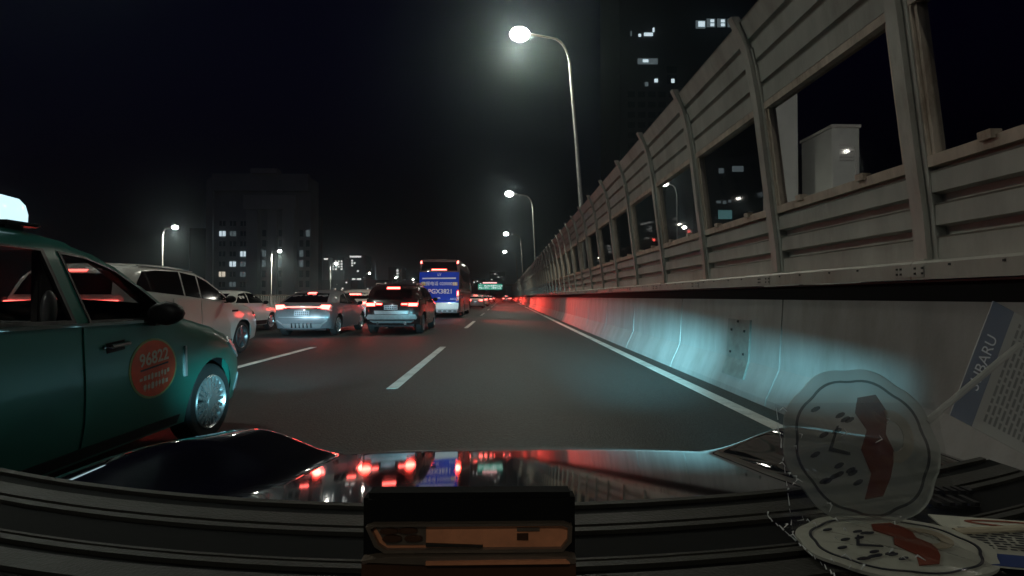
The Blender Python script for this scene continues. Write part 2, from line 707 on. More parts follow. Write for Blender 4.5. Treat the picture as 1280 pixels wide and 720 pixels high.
def add_wheels(parent, shape, Rw, wd=.22, spokes=5, fine=False, rim='rim', sides=(1, -1)):
    key = (Rw, wd, spokes, fine, rim)
    if key not in _wheels:
        t, r, d = wheel_mesh(Rw, wd, spokes, fine)
        r.materials.append(M[rim])
        _wheels[key] = (t, r, d)
    t, r, d = _wheels[key]
    for (yc, zc) in shape.wheels:
        for sg in sides:
            o = bpy.data.objects.new('wheel', t)
            COL.objects.link(o)
            o.parent = parent
            o.location = (sg * (shape.W - wd / 2 - .025), yc, Rw)
            o.rotation_euler = (random.random() * 6, 0, 0 if sg > 0 else math.pi)
            for n, m in (('rim', r), ('brake_disc', d)):
                c = bpy.data.objects.new(n, m)
                COL.objects.link(c)
                c.parent = o


def mirror(parent, x, y, z, s, material='black', sides=(1, -1)):
    for sg in sides:
        bm = bmesh.new()
        bmesh.ops.create_icosphere(bm, subdivisions=2, radius=1)
        for v in bm.verts:
            v.co = Vector((sg * x, y, z)) + Vector((v.co.x * .10 * s, max(-.6, v.co.y) * .075 * s, v.co.z * .07 * s))
        add_box(bm, min(sg * (x - .2 * s), sg * (x - .05 * s)), max(sg * (x - .2 * s), sg * (x - .05 * s)), y - .02, y + .03, z - .07 * s, z - .045 * s)
        obj('side_mirror', bm, material, parent, 50)


def number_plate(parent, shape, x, z, wdt, hgt, material, off=.012, body=None):
    rc = [(x - wdt / 2, z - hgt / 2), (x + wdt / 2, z - hgt / 2), (x + wdt / 2, z + hgt / 2), (x - wdt / 2, z + hgt / 2)]
    yb = shape.rear_y(z) - shape.crown[0]
    p = box('number_plate', x - wdt / 2, x + wdt / 2, yb - off - .01, yb + .03, z - hgt / 2, z + hgt / 2, material, parent)
    if not body:       # characters too small to read: raised strokes
        bm = bmesh.new()
        for i in range(7):
            cx = x - wdt * .40 + wdt * .80 * i / 6
            for zz in (-.22, .22):
                add_box(bm, cx - wdt * .045, cx + wdt * .03, yb - off - .013, yb - off - .011, z + hgt * (zz - .13), z + hgt * (zz + .10))
        spot('plate_lamp', p, (x, yb - .16, z + hgt * 1.2), (x, yb, z - .02), 1.1, (.85, .95, 1), 120, .02, .8)
        c = obj('plate_characters', bm, 'ink', p)
        c['kind'] = 'stuff'
    return p


def rect(x0, x1, z0, z1):
    return [(x0, z0), (x1, z0), (x1, z1), (x0, z1)]


def spot(name, parent, loc, target, power, col, angle=80, size=.05, blend=.4):
    l = bpy.data.lights.new(name, 'SPOT')
    l.energy, l.color, l.spot_size, l.spot_blend, l.shadow_soft_size = power, col, R(angle), blend, size
    o = bpy.data.objects.new(name, l)
    COL.objects.link(o)
    o.location = loc
    o.rotation_euler = (Vector(target) - Vector(loc)).to_track_quat('-Z', 'Y').to_euler()
    if parent:
        o.parent = parent
    return o


exec_parts = []
# ------------------------------------------------------------------ ground, road, markings
def sheet(name, x0, x1, y0, y1, z, material, nx=1, ny=1):
    vs, fs = [], []
    for j in range(ny + 1):
        for i in range(nx + 1):
            vs.append((x0 + (x1 - x0) * i / nx, y0 + (y1 - y0) * j / ny, z))
    for j in range(ny):
        for i in range(nx):
            a = j * (nx + 1) + i
            fs.append((a, a + 1, a + nx + 2, a + nx + 1))
    return tag(meshobj(name, vs, fs, material), kind='structure')


sheet('ground', -900, 900, -60, 1500, -.30, 'ground')
bm = bmesh.new()
add_box(bm, -12.3, 3.7, -30, 420, -.29, 0)
tag(obj('road', bm, 'asphalt'), kind='structure')
PER, D0 = 13.7, 7.1
for xl in (-1.52, -4.72, -7.95):
    for k in range(-1, 13):
        y0 = D0 + k * PER
        tag(box('lane_marking', xl - .075, xl + .075, y0, y0 + 5.9, .001, .006, 'mark'), kind='structure')
for xl in (2.62, -11.2):
    tag(box('edge_line', xl - .085, xl + .085, -20, 400, .001, .006, 'mark'), kind='structure')

for (xs, ya, yb, wd) in ((-6.3, 4, 90, .03),):
    vs, fs = [], []
    n = 120
    for i in range(n + 1):
        y = ya + (yb - ya) * i / n
        j = .03 * math.sin(y * .9) + .02 * math.sin(y * 2.3 + 1)
        for x in (xs + j - wd * (.6 + .4 * math.sin(y * 1.7)), xs + j + wd):
            vs.append((x, y, .0025))
    for i in range(n):
        fs.append((2 * i, 2 * i + 1, 2 * i + 3, 2 * i + 2))
    tag(meshobj('tar_seam', vs, fs, 'rubber'), kind='structure')

# ------------------------------------------------------------------ concrete barrier with its steel cap
cb = thing('concrete_barrier', 'long pale concrete crash barrier with a steel cap under the sound wall', 'barrier', (0, 0, 0))
SEG = 3.35
proto = None
bm = bmesh.new()
add_prism_y(bm, [(2.97, 0), (2.985, .075), (3.14, .42), (3.20, 1.375), (3.6, 1.375), (3.6, 0)], .008, SEG - .008)
bmesh.ops.bevel(bm, geom=[e for e in bm.edges if abs(e.verts[0].co.y - e.verts[1].co.y) < .001], offset=.004, segments=1, affect='EDGES')
seg0 = obj('barrier_segment', bm, 'conc', cb)
seg0.location.y = 5.9 - 2 * SEG
for k in range(1, 62):
    c = relink(seg0, cb)
    c.location.y = 5.9 + (k - 2) * SEG
box('joint_filler', 3.19, 3.58, -2, 205, .02, 1.36, 'dash', cb)
bm = bmesh.new()
add_prism_y(bm, [(3.13, 1.380), (3.13, 1.50), (3.15, 1.52), (3.62, 1.52), (3.62, 1.46), (3.17, 1.46), (3.17, 1.380)], .004, 2.246)
cap0 = obj('cap_plate', bm, 'cap', cb)
cap0.location.y = 3.95 - 2.25 * 3
bm = bmesh.new()
add_prism_y(bm, [(3.122, 1.40), (3.122, 1.49), (3.129, 1.49), (3.129, 1.40)], -.16, .16)
spl0 = obj('splice_plate', bm, 'cap', cap0)
spl0.location.y = .03
bm = bmesh.new()
for yy in (-.12, -.05, .09, .13):
    for zz in (1.425, 1.465):
        add_box(bm, 3.116, 3.123, yy - .008, yy + .008, zz - .008, zz + .008)
for yy in (.6, 1.0, 1.5, 1.9):
    add_box(bm, 3.122, 3.131, yy - .008, yy + .008, 1.472, 1.488)
bo0 = obj('bolt', bm, 'rubber', cap0)
bo0['kind'] = 'stuff'
for k in range(1, 90):
    c = relink(cap0, cb)
    c.location.y = 3.95 + 2.25 * (k - 3)
    if k < 16:
        relink(spl0, c)
        relink(bo0, c)
# bent cover plate bolted over a recess
def cover(name, y0, y1, zt, material, off, parent):
    poly = [(3.14, .19), (3.14, .19)]
    line = [(2.985 + (.20 - .075) * (.155 / .345), .20), (3.14, .42), (3.14 + .06 * (zt - .42) / .955, zt)]
    bm = bmesh.new()
    a = [[bm.verts.new((x - off, y + (.42 - z) * -.28 * (z < .42), z)) for y in (y0, y1)] for x, z in line]
    b = [[bm.verts.new((x + .02, y + (.42 - z) * -.28 * (z < .42), z)) for y in (y0, y1)] for x, z in line]
    for i in range(2):
        bm.faces.new((a[i][0], a[i][1], a[i + 1][1], a[i + 1][0]))
        for j in (0, 1):
            bm.faces.new((a[i][j], a[i + 1][j], b[i + 1][j], b[i][j]))
    for i in (0, 2):
        bm.faces.new((a[i][0], a[i][1], b[i][1], b[i][0]))
    return obj(name, bm, material, parent)


cp = cover('cover_plate', 6.62, 7.26, .95, 'steel_plate', .022, cb)
for (yy, zz) in ((6.75, .80), (7.13, .80), (6.75, .50), (7.13, .50), (6.95, .92)):
    xx = 3.14 + .06 * (zz - .42) / .955 - .024
    box('bolt', xx - .012, xx + .004, yy - .015, yy + .015, zz - .015, zz + .015, 'rubber', cp)

# ------------------------------------------------------------------ sound wall
nb = thing('sound_wall', 'tall curved metal sound wall with windows and posts along the right lane', 'sound wall')
BAY = 2.22
Y0 = 4.06                       # post on the right of the frame
CURVE = [(3.30, 1.52), (3.27, 1.9), (3.22, 2.3), (3.15, 2.9), (3.08, 3.5), (3.02, 3.9), (2.93, 4.3), (2.78, 4.62)]


def cx(z):
    return float(np.interp(z, [c[1] for c in CURVE], [c[0] for c in CURVE]))


def board(z0, z1, lip=.035, groove=.05):
    """one horizontal board: a flat face with a folded lip and a recessed groove above it"""
    xm = lambda z, o: (cx(z) + .10 + o, z)
    zg = z1 - groove
    pr = [xm(z0, 0), xm(z0 + .012, -lip), xm(zg - .012, -lip * .75), xm(zg, -lip), xm(zg + .004, .03), xm(z1, .03), xm(z1, .07), xm(z0, .07)]
    bm = bmesh.new()
    add_prism_y(bm, pr, .06, BAY - .06)
    return bm


LB = [(1.525, 1.79), (1.79, 2.04), (2.04, 2.25)]
UB = [(3.58, 3.82), (3.82, 4.10), (4.10, 4.36), (4.36, 4.62)]
wall_meshes = []
for i, (a, b) in enumerate(LB + UB):
    o = obj('wall_board', board(a, b, .05 if i < 3 else .04, .075 if i < 2 else .035), 'board', nb)
    wall_meshes.append(o)


def frame_bm():
    bm = bmesh.new()
    za, zb = 2.25, 3.58
    for (z0, z1, t) in ((za, za + .085, 0), (zb - .075, zb, 0)):
        add_prism_y(bm, [(cx(z0) + .05, z0), (cx(z1) + .05, z1), (cx(z1) + .17, z1), (cx(z0) + .17, z0)], .06, BAY - .06)
    for (y0, y1, o) in ((.062, .13, 0), (BAY - .13, BAY - .062, 0), (.131, .165, .02), (BAY - .165, BAY - .131, .02)):
        add_prism_y(bm, [(cx(za + .09) + .055 + o, za + .083), (cx(zb - .08) + .055 + o, zb - .073), (cx(zb - .08) + .16, zb - .073), (cx(za + .09) + .16, za + .083)], y0, y1)
    # small hinge blocks on the sill
    for yy in (.62, BAY - .62):
        add_prism_y(bm, [(cx(2.3) + .02, 2.31), (cx(2.37) + .02, 2.37), (cx(2.37) + .1, 2.37), (cx(2.3) + .1, 2.31)], yy - .05, yy + .05)
    return bm


wf = obj('window_frame', frame_bm(), 'wframe', nb)
bm = bmesh.new()
add_prism_y(bm, [(cx(2.33) + .115, 2.33), (cx(3.51) + .115, 3.51), (cx(3.51) + .127, 3.51), (cx(2.33) + .127, 2.33)], .15, BAY - .15)
wp = obj('window_pane', bm, 'pane', wf)


def post_bm():
    bm = bmesh.new()
    rows = []
    zs = [1.52, 1.9, 2.3, 2.9, 3.5, 3.8, 4.05, 4.25, 4.42, 4.55, 4.66]
    for i, z in enumerate(zs):
        x = cx(z) - (0 if z < 4.6 else .02)
        hw = .06 if z < 4.5 else .05
        d = .14 if z < 4.4 else .10
        rows.append([bm.verts.new((x + dx, yy, z)) for dx, yy in ((0, -hw), (0, hw), (d, hw), (d, -hw))])
    for a, b in zip(rows, rows[1:]):
        for k in range(4):
            bm.faces.new((a[k], a[(k + 1) % 4], b[(k + 1) % 4], b[k]))
    bm.faces.new(rows[0])
    bm.faces.new(rows[-1][::-1])
    for dy in (-.085, .085):           # flange angle either side
        rr = []
        for z in zs[:8]:
            x = cx(z) + .045
            rr.append([bm.verts.new((x + a, dy + b, z)) for a, b in ((0, -.024), (0, .024), (.09, .024), (.09, -.024))])
        for a, b in zip(rr, rr[1:]):
            for k in range(4):
                bm.faces.new((a[k], a[(k + 1) % 4], b[(k + 1) % 4], b[k]))
    add_box(bm, 3.20, 3.46, -.15, .15, 1.521, 1.54)
    return bm


wpost = obj('wall_post', post_bm(), 'post', nb)
wpost.location.y = Y0 - 2 * BAY
NB, NFAR = 42, 48
for o in wall_meshes + [wf]:
    o.location.y = Y0 - 2 * BAY
for k in range(1, NB):
    y = Y0 + (k - 2) * BAY
    for o in wall_meshes:
        relink(o, nb).location.y = y
    f = relink(wf, nb)
    f.location.y = y
    relink(wp, f)
    relink(wpost, nb).location.y = y
yf0 = Y0 + (NB - 2) * BAY
bm = bmesh.new()
for i, (a, b) in enumerate(LB + UB):
    for k in range(NFAR):
        t = board(a, b)
        me = bpy.data.meshes.new('tmp')
        t.to_mesh(me)
        t.free()
        me.transform(Matrix.Translation((0, yf0 + k * BAY, 0)))
        bm.from_mesh(me)
        bpy.data.meshes.remove(me)
tag(obj('wall_board', bm, 'board', nb), kind='stuff')
bm = bmesh.new()
for k in range(NFAR):
    t = post_bm()
    me = bpy.data.meshes.new('tmp')
    t.to_mesh(me)
    t.free()
    me.transform(Matrix.Translation((0, yf0 + k * BAY, 0)))
    bm.from_mesh(me)
    bpy.data.meshes.remove(me)
tag(obj('wall_post', bm, 'post', nb), kind='stuff')
bm = bmesh.new()
for k in range(NFAR):
    t = frame_bm()
    me = bpy.data.meshes.new('tmp')
    t.to_mesh(me)
    t.free()
    me.transform(Matrix.Translation((0, yf0 + k * BAY, 0)))
    bm.from_mesh(me)
    bpy.data.meshes.remove(me)
tag(obj('window_frame', bm, 'wframe', nb), kind='stuff')

# ------------------------------------------------------------------ left parapet with slat fence
lf = thing('slat_fence', 'pale upright slat fence on a concrete parapet far left behind the cars', 'fence', (-12.0, 0, 0))
box('parapet', -.2, .2, -10, 200, 0, .72, 'conc', lf)
box('rail', -.03, .03, 14, 60, 1.30, 1.36, 'cap', lf)
bm = bmesh.new()
add_box(bm, -.02, .02, 0, .12, .72, 1.3)
sl = obj('slat', bm, 'wall_white', lf)
sl.location.y = 18
for k in range(1, 110):
    relink(sl, lf).location.y = 18 + k * .26


# ------------------------------------------------------------------ street lamps
def lamp_mesh(h, lean, arm, side):
    """tapered pole that bends over into an arm; side = -1 when the arm reaches to the left"""
    t = lean * h
    pts = [(0, 0, 0), (side * t * .25, 0, h * .3), (side * t * .55, 0, h * .6), (side * t * .85, 0, h * .85)]
    r = [.11, .095, .08, .068]
    for k in range(1, 8):
        a = k / 7 * math.pi / 2
        pts.append((side * (t * .85 + arm * .42 * (1 - math.cos(a))), 0, h * .85 + h * .12 * math.sin(a)))
        r.append(.066 - .003 * k)
    pts.append((side * (t * .85 + arm), 0, h * .985))
    r.append(.04)
    bm = bmesh.new()
    add_tube(bm, pts, r, 10)
    tip = pts[-1]
    hb = bmesh.new()
    bmesh.ops.create_icosphere(hb, subdivisions=2, radius=1)
    for v in hb.verts:
        v.co = Vector(tip) + Vector((side * .3 + v.co.x * .45, v.co.y * .2, .05 + max(v.co.z, -.15) * .13))
    lb = bmesh.new()
    bmesh.ops.create_icosphere(lb, subdivisions=2, radius=1)
    for v in lb.verts:
        v.co = Vector(tip) + Vector((side * .32 + v.co.x * .45, v.co.y * .34, -.04 + v.co.z * .30))
    return bm, hb, lb, tip


def street_lamp(loc, h, lean, arm, side, label, group, power, col=(.98, .97, .80)):
    t = thing('street_lamp', label, 'street lamp', loc, group)
    a, b, c, tip = lamp_mesh(h, lean, arm, side)
    obj('pole', a, 'pole', t, 40)
    obj('lamp_head', b, 'pole', t, 40)
    obj('lamp_lens', c, 'lamp', t, 40)
    if power:
        l = bpy.data.lights.new('lamp_light', 'SPOT')
        l.energy, l.color, l.spot_size, l.spot_blend, l.shadow_soft_size = power, col, R(165), .5, .2
        o = bpy.data.objects.new('lamp_light', l)
        COL.objects.link(o)
        o.parent = t
        o.location = (tip[0] + side * .32, 0, tip[2] - .32)
    return t


G1 = 'street lamps along the sound wall'
LP = 3400
street_lamp((3.75, -12, 0), 13.2, .07, 2.6, -1, 'street lamp behind the camera beside the sound wall', G1, 1100)
street_lamp((3.75, 23, 0), 13.2, .07, 1.95, -1, 'nearest tall lit street lamp rising behind the sound wall', G1, LP)
street_lamp((3.75, 58, 0), 13.0, .05, 2.3, -1, 'second lit street lamp along the sound wall, half as tall in view as the nearest', G1, LP)
street_lamp((3.75, 95, 0), 13.0, .06, 2.4, -1, 'third lit street lamp along the sound wall, just above its far end', G1, LP * .8)
street_lamp((3.75, 133, 0), 13.0, .06, 2.6, -1, 'fourth, tiny lit street lamp at the far end of the sound wall', G1, 0)
G2 = 'street lamps of the road on the left'
street_lamp((-51, 36, 0), 12.5, .0, 1.5, 1, 'street lamp of the left road nearest the camera, outside the left edge', 'street lamps of the road on the left', 30000, (.92, 1, .95))
street_lamp((-13.6, 10, 0), 12.5, .0, 2.0, 1, 'street lamp on the left parapet beside the camera car', 'street lamps on the left parapet', 2200, (.9, 1, .86))
street_lamp((-13.6, -25, 0), 12.5, .0, 2.0, 1, 'street lamp on the left parapet behind the camera car', 'street lamps on the left parapet', 2200, (.9, 1, .86))
for (px, py, Y, lab, pw) in ((207, 283, 78, 'lit street lamp above the white people carrier, left of the dark office block', 20000),
                             (341, 313, 118, 'lit street lamp in front of the dark office block', 45000),
                             (414, 329, 163, 'lit street lamp above the grey hatchback', 25000),
                             (457, 341, 221, 'small lit street lamp between grey hatchback and dark red car', 0),
                             (491, 347, 270, 'tiny lit street lamp above the dark red car', 0),
                             (513, 349, 310, 'tiny lit street lamp just left of the blue coach', 0)):
    p = at(px, py, Y)
    street_lamp((p.x, Y, -.3), p.z + .3, .0, 1.5, 1, lab, G2, pw)
G3 = 'street lamps beyond the sound wall'
for (px, py, Y, lab) in ((848, 226, 62, 'unlit tall lamp pole seen through the fourth window of the sound wall'),
                         (866, 282, 110, 'small lamp pole seen low in the fourth window of the sound wall')):
    p = at(px, py, Y)
    street_lamp((p.x, Y, -.3), p.z + .3, .0, 1.2, -1, lab, G3, 0)

bl = street_lamp((8.4, 8, -.3), 11, .0, 1.6, 1, 'added unseen street lamp beyond the sound wall, brightening the white plant house', G3, 0)
spot('lamp_light', bl, (2.0, 0, 10.6), (7.6, 18, 6.5), 5200, (1, .97, .88), 50, .2, .6)  # added out-of-view lamp, aimed only at the plant house to brighten it

# ------------------------------------------------------------------ buildings
def building(name, label, x0, x1, y0, depth, h, material, group=None):
    t = thing(name, label, 'building', ((x0 + x1) / 2, y0, -.3), group)
    hw = (x1 - x0) / 2
    box('wall', -hw, hw, 0, depth, 0, h, material, t)
    return t, hw


def win(t, hw, px0, px1, py0, py1, Y, material, depth=.25):
    a, b = at(px0, py1, Y), at(px1, py0, Y)
    c = t.location
    return box('window', a.x - c.x, b.x - c.x, -depth, .1, a.z + .3, b.z + .3, material, t)


# dark office block on the left
Y = 210
a, b = at(262, 222, Y), at(389, 222, Y)
ob, hw = building('office_block', 'dark tall office block on the left with pale piers and a few lit windows', a.x, b.x, Y, 9, a.z, 'facade_dark')
OC = ob.location
def pier(px0, px1, py0, py1, proud, material='facade', name='pier'):
    a, b = at(px0, py1, Y), at(px1, py0, Y)
    return box(name, a.x - OC.x, b.x - OC.x, -proud, .3, max(0, a.z + .3), b.z + .3, material, ob)
pier(313, 327, 264, 372, 2.4)
pier(357, 372, 251, 372, 2.4)
pier(338, 349, 248, 372, 1.6, 'facade')
pier(262, 270, 226, 372, 1.2, 'facade_dark')
pier(310, 374, 246, 263, 2.9, 'facade', 'lintel')
pier(270, 388, 219, 240, 2.0, 'facade_dark', 'cornice')
pier(320, 352, 214, 220, 4.0, 'facade', 'roof_house')
for cxp in (280.5, 293.5, 306.5):
    for r in range(8):
        yp = 280 + r * 12.6
        key = (round(cxp), r)
        m_ = {(280, 1): 'lit', (294, 1): 'lit_dim', (306, 3): 'lit', (294, 4): 'lit', (306, 4): 'lit_dim', (280, 5): 'lit_warm', (306, 5): 'lit_dim', (294, 6): 'lit_dim'}.get(key, 'unlit')
        f = win(ob, hw, cxp - 3.6, cxp + 3.6, yp - 3, yp + 3, Y, m_)
        bx = at(cxp, yp, Y)
        box('mullion', bx.x - OC.x - .12, bx.x - OC.x + .12, -.32, -.2, bx.z + .3 - .95, bx.z + .3 + .95, 'facade_dark', f)
for cxp in (332, 352.5, 378, 386):
    for r in range(7):
        yp = 292 + r * 12.6
        key = (int(cxp), r)
        m_ = {(332, 3): 'lit_dim', (352, 3): 'lit_dim', (378, 2): 'lit_dim', (332, 2): 'lit_dim', (378, 3): 'lit_dim', (386, 0): 'lit_dim'}.get(key, 'unlit')
        win(ob, hw, cxp - 2.2, cxp + 2.2, yp - 4, yp + 4, Y, m_)
a, b = at(240, 285, 225), at(262, 285, 225)
building('low_block', 'plain dark annex standing left of the office block', a.x, b.x, 225, 20, a.z, 'facade_black')
a, b = at(392, 270, 230), at(402, 270, 230)
building('narrow_block', 'narrow dark block at the right edge of the office block', a.x, b.x - 1.5, 230, 6, a.z, 'facade_black')

# skyline behind the traffic
G4 = 'far towers on the skyline'
sky_specs = [
    (404, 412, 322, 430, 'slim far tower with a bright rooftop sign, left of the others', [(406, 411, 323, 325)]),
    (414, 431, 322, 440, 'far tower with small lit windows behind the street lamp', [(416 + 3.6 * (i % 4), 418 + 3.6 * (i % 4), 326 + 3.2 * (i // 4), 328 + 3.2 * (i // 4)) for i in range(16) if i not in (0, 5, 9, 14)]),
    (436, 458, 319, 450, 'far tower with a bright roofline strip and scattered lit windows', [(438, 452, 320, 322), (440, 442, 325, 327), (440, 442, 328, 330), (443, 445, 328, 330), (440, 442, 331, 333), (447, 449, 338, 340)]),
    (438, 454, 346, 400, 'low bright shopfront block below the tower', [(441, 445, 348, 350), (447, 452, 348, 350), (441, 447, 352, 355), (441, 448, 356, 358), (442, 446, 359, 361)]),
    (464, 482, 350, 420, 'low far block with dim lights near the mast', [(465, 468, 355, 356.5), (470, 473, 354, 355.5)]),
    (486, 503, 334, 460, 'far tower with a column of three lit windows beside the coach', [(496, 498.5, 337, 339.5), (496, 498.5, 341, 343), (496, 498.5, 344.5, 347)]),
    (590, 606, 349, 430, 'low far block right of the blue coach', [(592, 593.5, 352, 353.5), (596, 597.5, 351, 352.5), (600, 601.5, 354, 355.5)]),
    (612, 632, 340, 480, 'far dark tower behind the green gantry sign', [(618, 620, 342, 343), (622, 624, 346, 347), (614, 615.5, 349, 350)]),
]
for (x0, x1, yt, Yb, lab, ws) in sky_specs:
    a, b = at(x0, yt, Yb), at(x1, yt, Yb)
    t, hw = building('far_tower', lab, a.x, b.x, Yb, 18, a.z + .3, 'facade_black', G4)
    for wdw in ws:
        win(t, hw, *wdw, Yb, 'lit_far', .4)
rw = random.Random(3)
for (x0, x1, n, Yb, lab) in ((372, 404, 12, 300, 'low dark housing block with scattered lights behind the grey hatchback'),
                             (404, 440, 10, 330, 'low dark housing block with scattered lights under the slim tower'),
                             (455, 520, 9, 340, 'wide low dark block with few lights left of the coach')):
    a, b = at(x0, 350, Yb), at(x1, 350, Yb)
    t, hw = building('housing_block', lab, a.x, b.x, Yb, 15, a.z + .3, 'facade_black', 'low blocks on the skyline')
    for i in range(n):
        px, py = rw.uniform(x0 + 2, x1 - 3), rw.uniform(351, 366)
        win(t, hw, px, px + 1.6, py, py + 1.6, Yb, rw.choice(['lit_far', 'lit_warm', 'lit_dim']), .4)
ms = thing('radio_mast', 'thin lit mast on the skyline between lamps', 'mast', (at(470, 330, 420).x, 420, 0))
bm = bmesh.new()
add_tube(bm, [(0, 0, 0), (0, 0, 17), (-.7, 0, 29)], [.8, .6, .35], 8)
obj('pole', bm, 'lit_dim', ms)

# tower high on the right
Y = 150
a = at(776, 0, Y)
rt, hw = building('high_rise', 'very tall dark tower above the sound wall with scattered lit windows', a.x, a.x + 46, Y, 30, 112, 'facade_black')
for i in range(4):
    x = 873 + i * 13.4
    if i == 0:
        win(rt, hw, 873, 885, 21, 31, Y, 'lit_dim')
        win(rt, hw, 876, 884, 22.5, 29, Y, 'lit', .4)
    else:
        win(rt, hw, x + .5, x + 11, 18.5, 29, Y, 'lit_dim')
        for (dx, dy) in ((5, 20), (5, 25)):
            win(rt, hw, x + dx, x + dx + 4.5, dy, dy + 3.2, Y, 'lit', .4)
for (x0, x1, y0, y1, m_) in ((790, 791.5, 35, 41, 'lit_dim'), (799, 820, 30, 43, 'lit_dim_frame'), (800, 803, 39, 42, 'lit'), (807, 818, 37.5, 41, 'lit'), (818, 820, 31, 36, 'lit'),
                             (799, 824, 70, 77, 'lit_dim'), (805, 812, 71.5, 75, 'lit'), (820, 824, 96, 100, 'lit'), (841, 845, 96, 101, 'lit'), (836, 848, 80, 88, 'unlit'), (836, 848, 91, 102, 'unlit'), (808, 812, 100, 105, 'lit_dim')):
    if m_ == 'lit_dim_frame':
        continue
    win(rt, hw, x0, x1, y0, y1, Y, m_, .3 if m_ != 'lit' else .4)
for r in range(9):
    for c in range(5):
        win(rt, hw, 786 + c * 13, 795 + c * 13, 112 + r * 13, 119 + r * 13, Y, 'unlit')
# hotel seen through the sound wall windows
Y = 120
a = at(868, 190, Y)
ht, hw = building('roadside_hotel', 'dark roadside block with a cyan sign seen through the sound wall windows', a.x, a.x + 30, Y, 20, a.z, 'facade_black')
for (x0, x1, y0, y1, m_) in ((901, 907, 209, 215, 'lit_dim'), (918, 932, 206, 213, 'lit_dim'), (900, 917, 262, 273, 'lit_cyan'), (898, 903, 250, 253, 'lit_dim'), (906, 910, 250, 254, 'lit_dim'), (913, 916, 249, 252, 'lit_dim'), (951, 958, 266, 270, 'lit_dim')):
    win(ht, hw, x0, x1, y0, y1, Y, m_)
# white plant house
ph = thing('plant_house', 'white rendered plant house with a tall column seen through the near window', 'building', (16.0, 25, -.3))
box('column', -2.2, -1.0, 1.2, 2.4, 0, 13.5, 'wall_white', ph)
box('wall', 0, 1.35, 0, 2.6, 0, 9.8, 'wall_white', ph, .03)
box('vent_pipe', -.12, -.02, 1.7, 1.9, 5.4, 6.6, 'rubber', ph)
for zz in (3.2, 6.4):
    box('wall_seam', -.012, 1.362, -.012, 2.612, zz, zz + .05, 'facade', ph)
for k in range(6):
    box('louvre', .35, 1.0, -.035, -.001, 8.2 + k * .14, 8.28 + k * .14, 'facade', ph)
box('cable_duct', 1.12, 1.2, -.06, -.001, 0, 8.9, 'facade', ph)
box('roof_edge', -.06, 1.41, -.06, 2.66, 9.801, 9.95, 'facade', ph)

# ------------------------------------------------------------------ far gantry
g = thing('sign_gantry', 'green overhead direction sign on a steel gantry far ahead', 'road sign', (-3.0, 172, 0))
box('post', -7.3, -6.9, 0, .4, 0, 5.6, 'cap', g)
box('post', 6.4, 6.7, 0, .4, 0, 5.6, 'cap', g)
box('beam', -7.3, 6.7, .1, .5, 5.0, 5.3, 'cap', g)
sp = box('sign_panel', -5.6, 2.4, -.2, .0, 3.6, 5.5, 'sign_green', g, .03)
bm = bmesh.new()
rw = random.Random(5)
for row in (4.0, 4.7):
    x = -5.2
    while x < 2.0:
        wd = rw.uniform(.25, .6)
        if rw.random() > .15:
            add_box(bm, x, x + wd, -.25, -.205, row + rw.uniform(-.05, .1), row + rw.uniform(.2, .45))
        x += wd + .12
tag(obj('lettering', bm, 'sign_white', sp), kind='stuff')
box('led_board', -4.0, .6, -.2, 0, 5.7, 6.05, 'led', g)

# ------------------------------------------------------------------ vehicles
RED = (1, .06, .04)


def generic(name, label, cat, loc, shape, paint, side_windows, rear_win, group=None, wheels=None, front_win=None, **kw):
    t = thing(name, label, cat, loc, group)
    shape.body('body', paint, t)
    for wpoly in side_windows:
        for sg in (1, -1):
            patch('side_window', wpoly, shape.side(sg), .006, .012, 'glass', t, .2)
    if rear_win:
        patch('rear_window', rear_win, shape.rear, .008, .014, 'glass', t, .2)
    if front_win:
        patch('windscreen', front_win, shape.front, .008, .014, 'glass', t, .2)
    add_wheels(t, shape, wheels or .33, **kw)
    return t


def low_beam(p, xs, y, z, power, col=(.55, .85, 1)):
    for x in xs:
        spot('low_beam', p, (x, y, z), (x, y + 2, z - .01), power, col, 60, .004, 1)
        box('cutoff_shield', x - .12, x + .12, y + .06, y + .063, z - .0002, z + .10, 'black', p)


# --- green taxi beside us
TX = Shape([(.06, .30), (.0, .5), (.0, .8), (.05, 1.02), (.5, 1.12), (.75, 1.22), (1.15, 1.50), (1.55, 1.62), (2.0, 1.66), (2.45, 1.65), (2.82, 1.56), (3.12, 1.37), (3.38, 1.15), (3.6, 1.07), (4.0, .99), (4.3, .90), (4.52, .74), (4.60, .55), (4.56, .28)],
           .92, .24, ((1.02, .33), (3.86, .33)), .385, 1.08, tumble=.38, taper=(.10, .16), g=.07)
tx = thing('taxi', 'dark green taxi with a glowing roof sign and orange round door sticker', 'taxi', (-3.47, .78, 0))
fw = [(2.48, 1.105), (2.44, 1.51), (2.62, 1.495), (2.84, 1.425), (3.06, 1.28), (3.2, 1.155), (3.18, 1.095)]
rwn = [(1.05, 1.13), (1.25, 1.41), (1.6, 1.50), (2.05, 1.525), (2.30, 1.52), (2.34, 1.11)]
body = TX.body('body', 'green', tx, holes=(fw, rwn), screens=((.6, 1.4, 1.16, 1.54), (2.72, 3.34, 1.18, 1.60)))
for sg in (1, -1):
    for wpoly in (fw, rwn):
        patch('side_window', wpoly, TX.side(sg), -.012, .006, 'cglass', tx, .15)
        c = (sum(p[0] for p in wpoly) / len(wpoly), sum(p[1] for p in wpoly) / len(wpoly))
        big = [(p[0] + (p[0] - c[0]) * .045, p[1] + (p[1] - c[1]) * .09) for p in wpoly]
        patch('window_frame', big, TX.side(sg), .006, .03, 'black', tx, .1, holes=(wpoly,), dens=.08)
door_f = [(2.42, .33), (2.42, 1.06), (3.10, 1.05), (3.32, .98), (3.34, .82), (3.36, .66), (3.30, .52), (3.24, .33)]
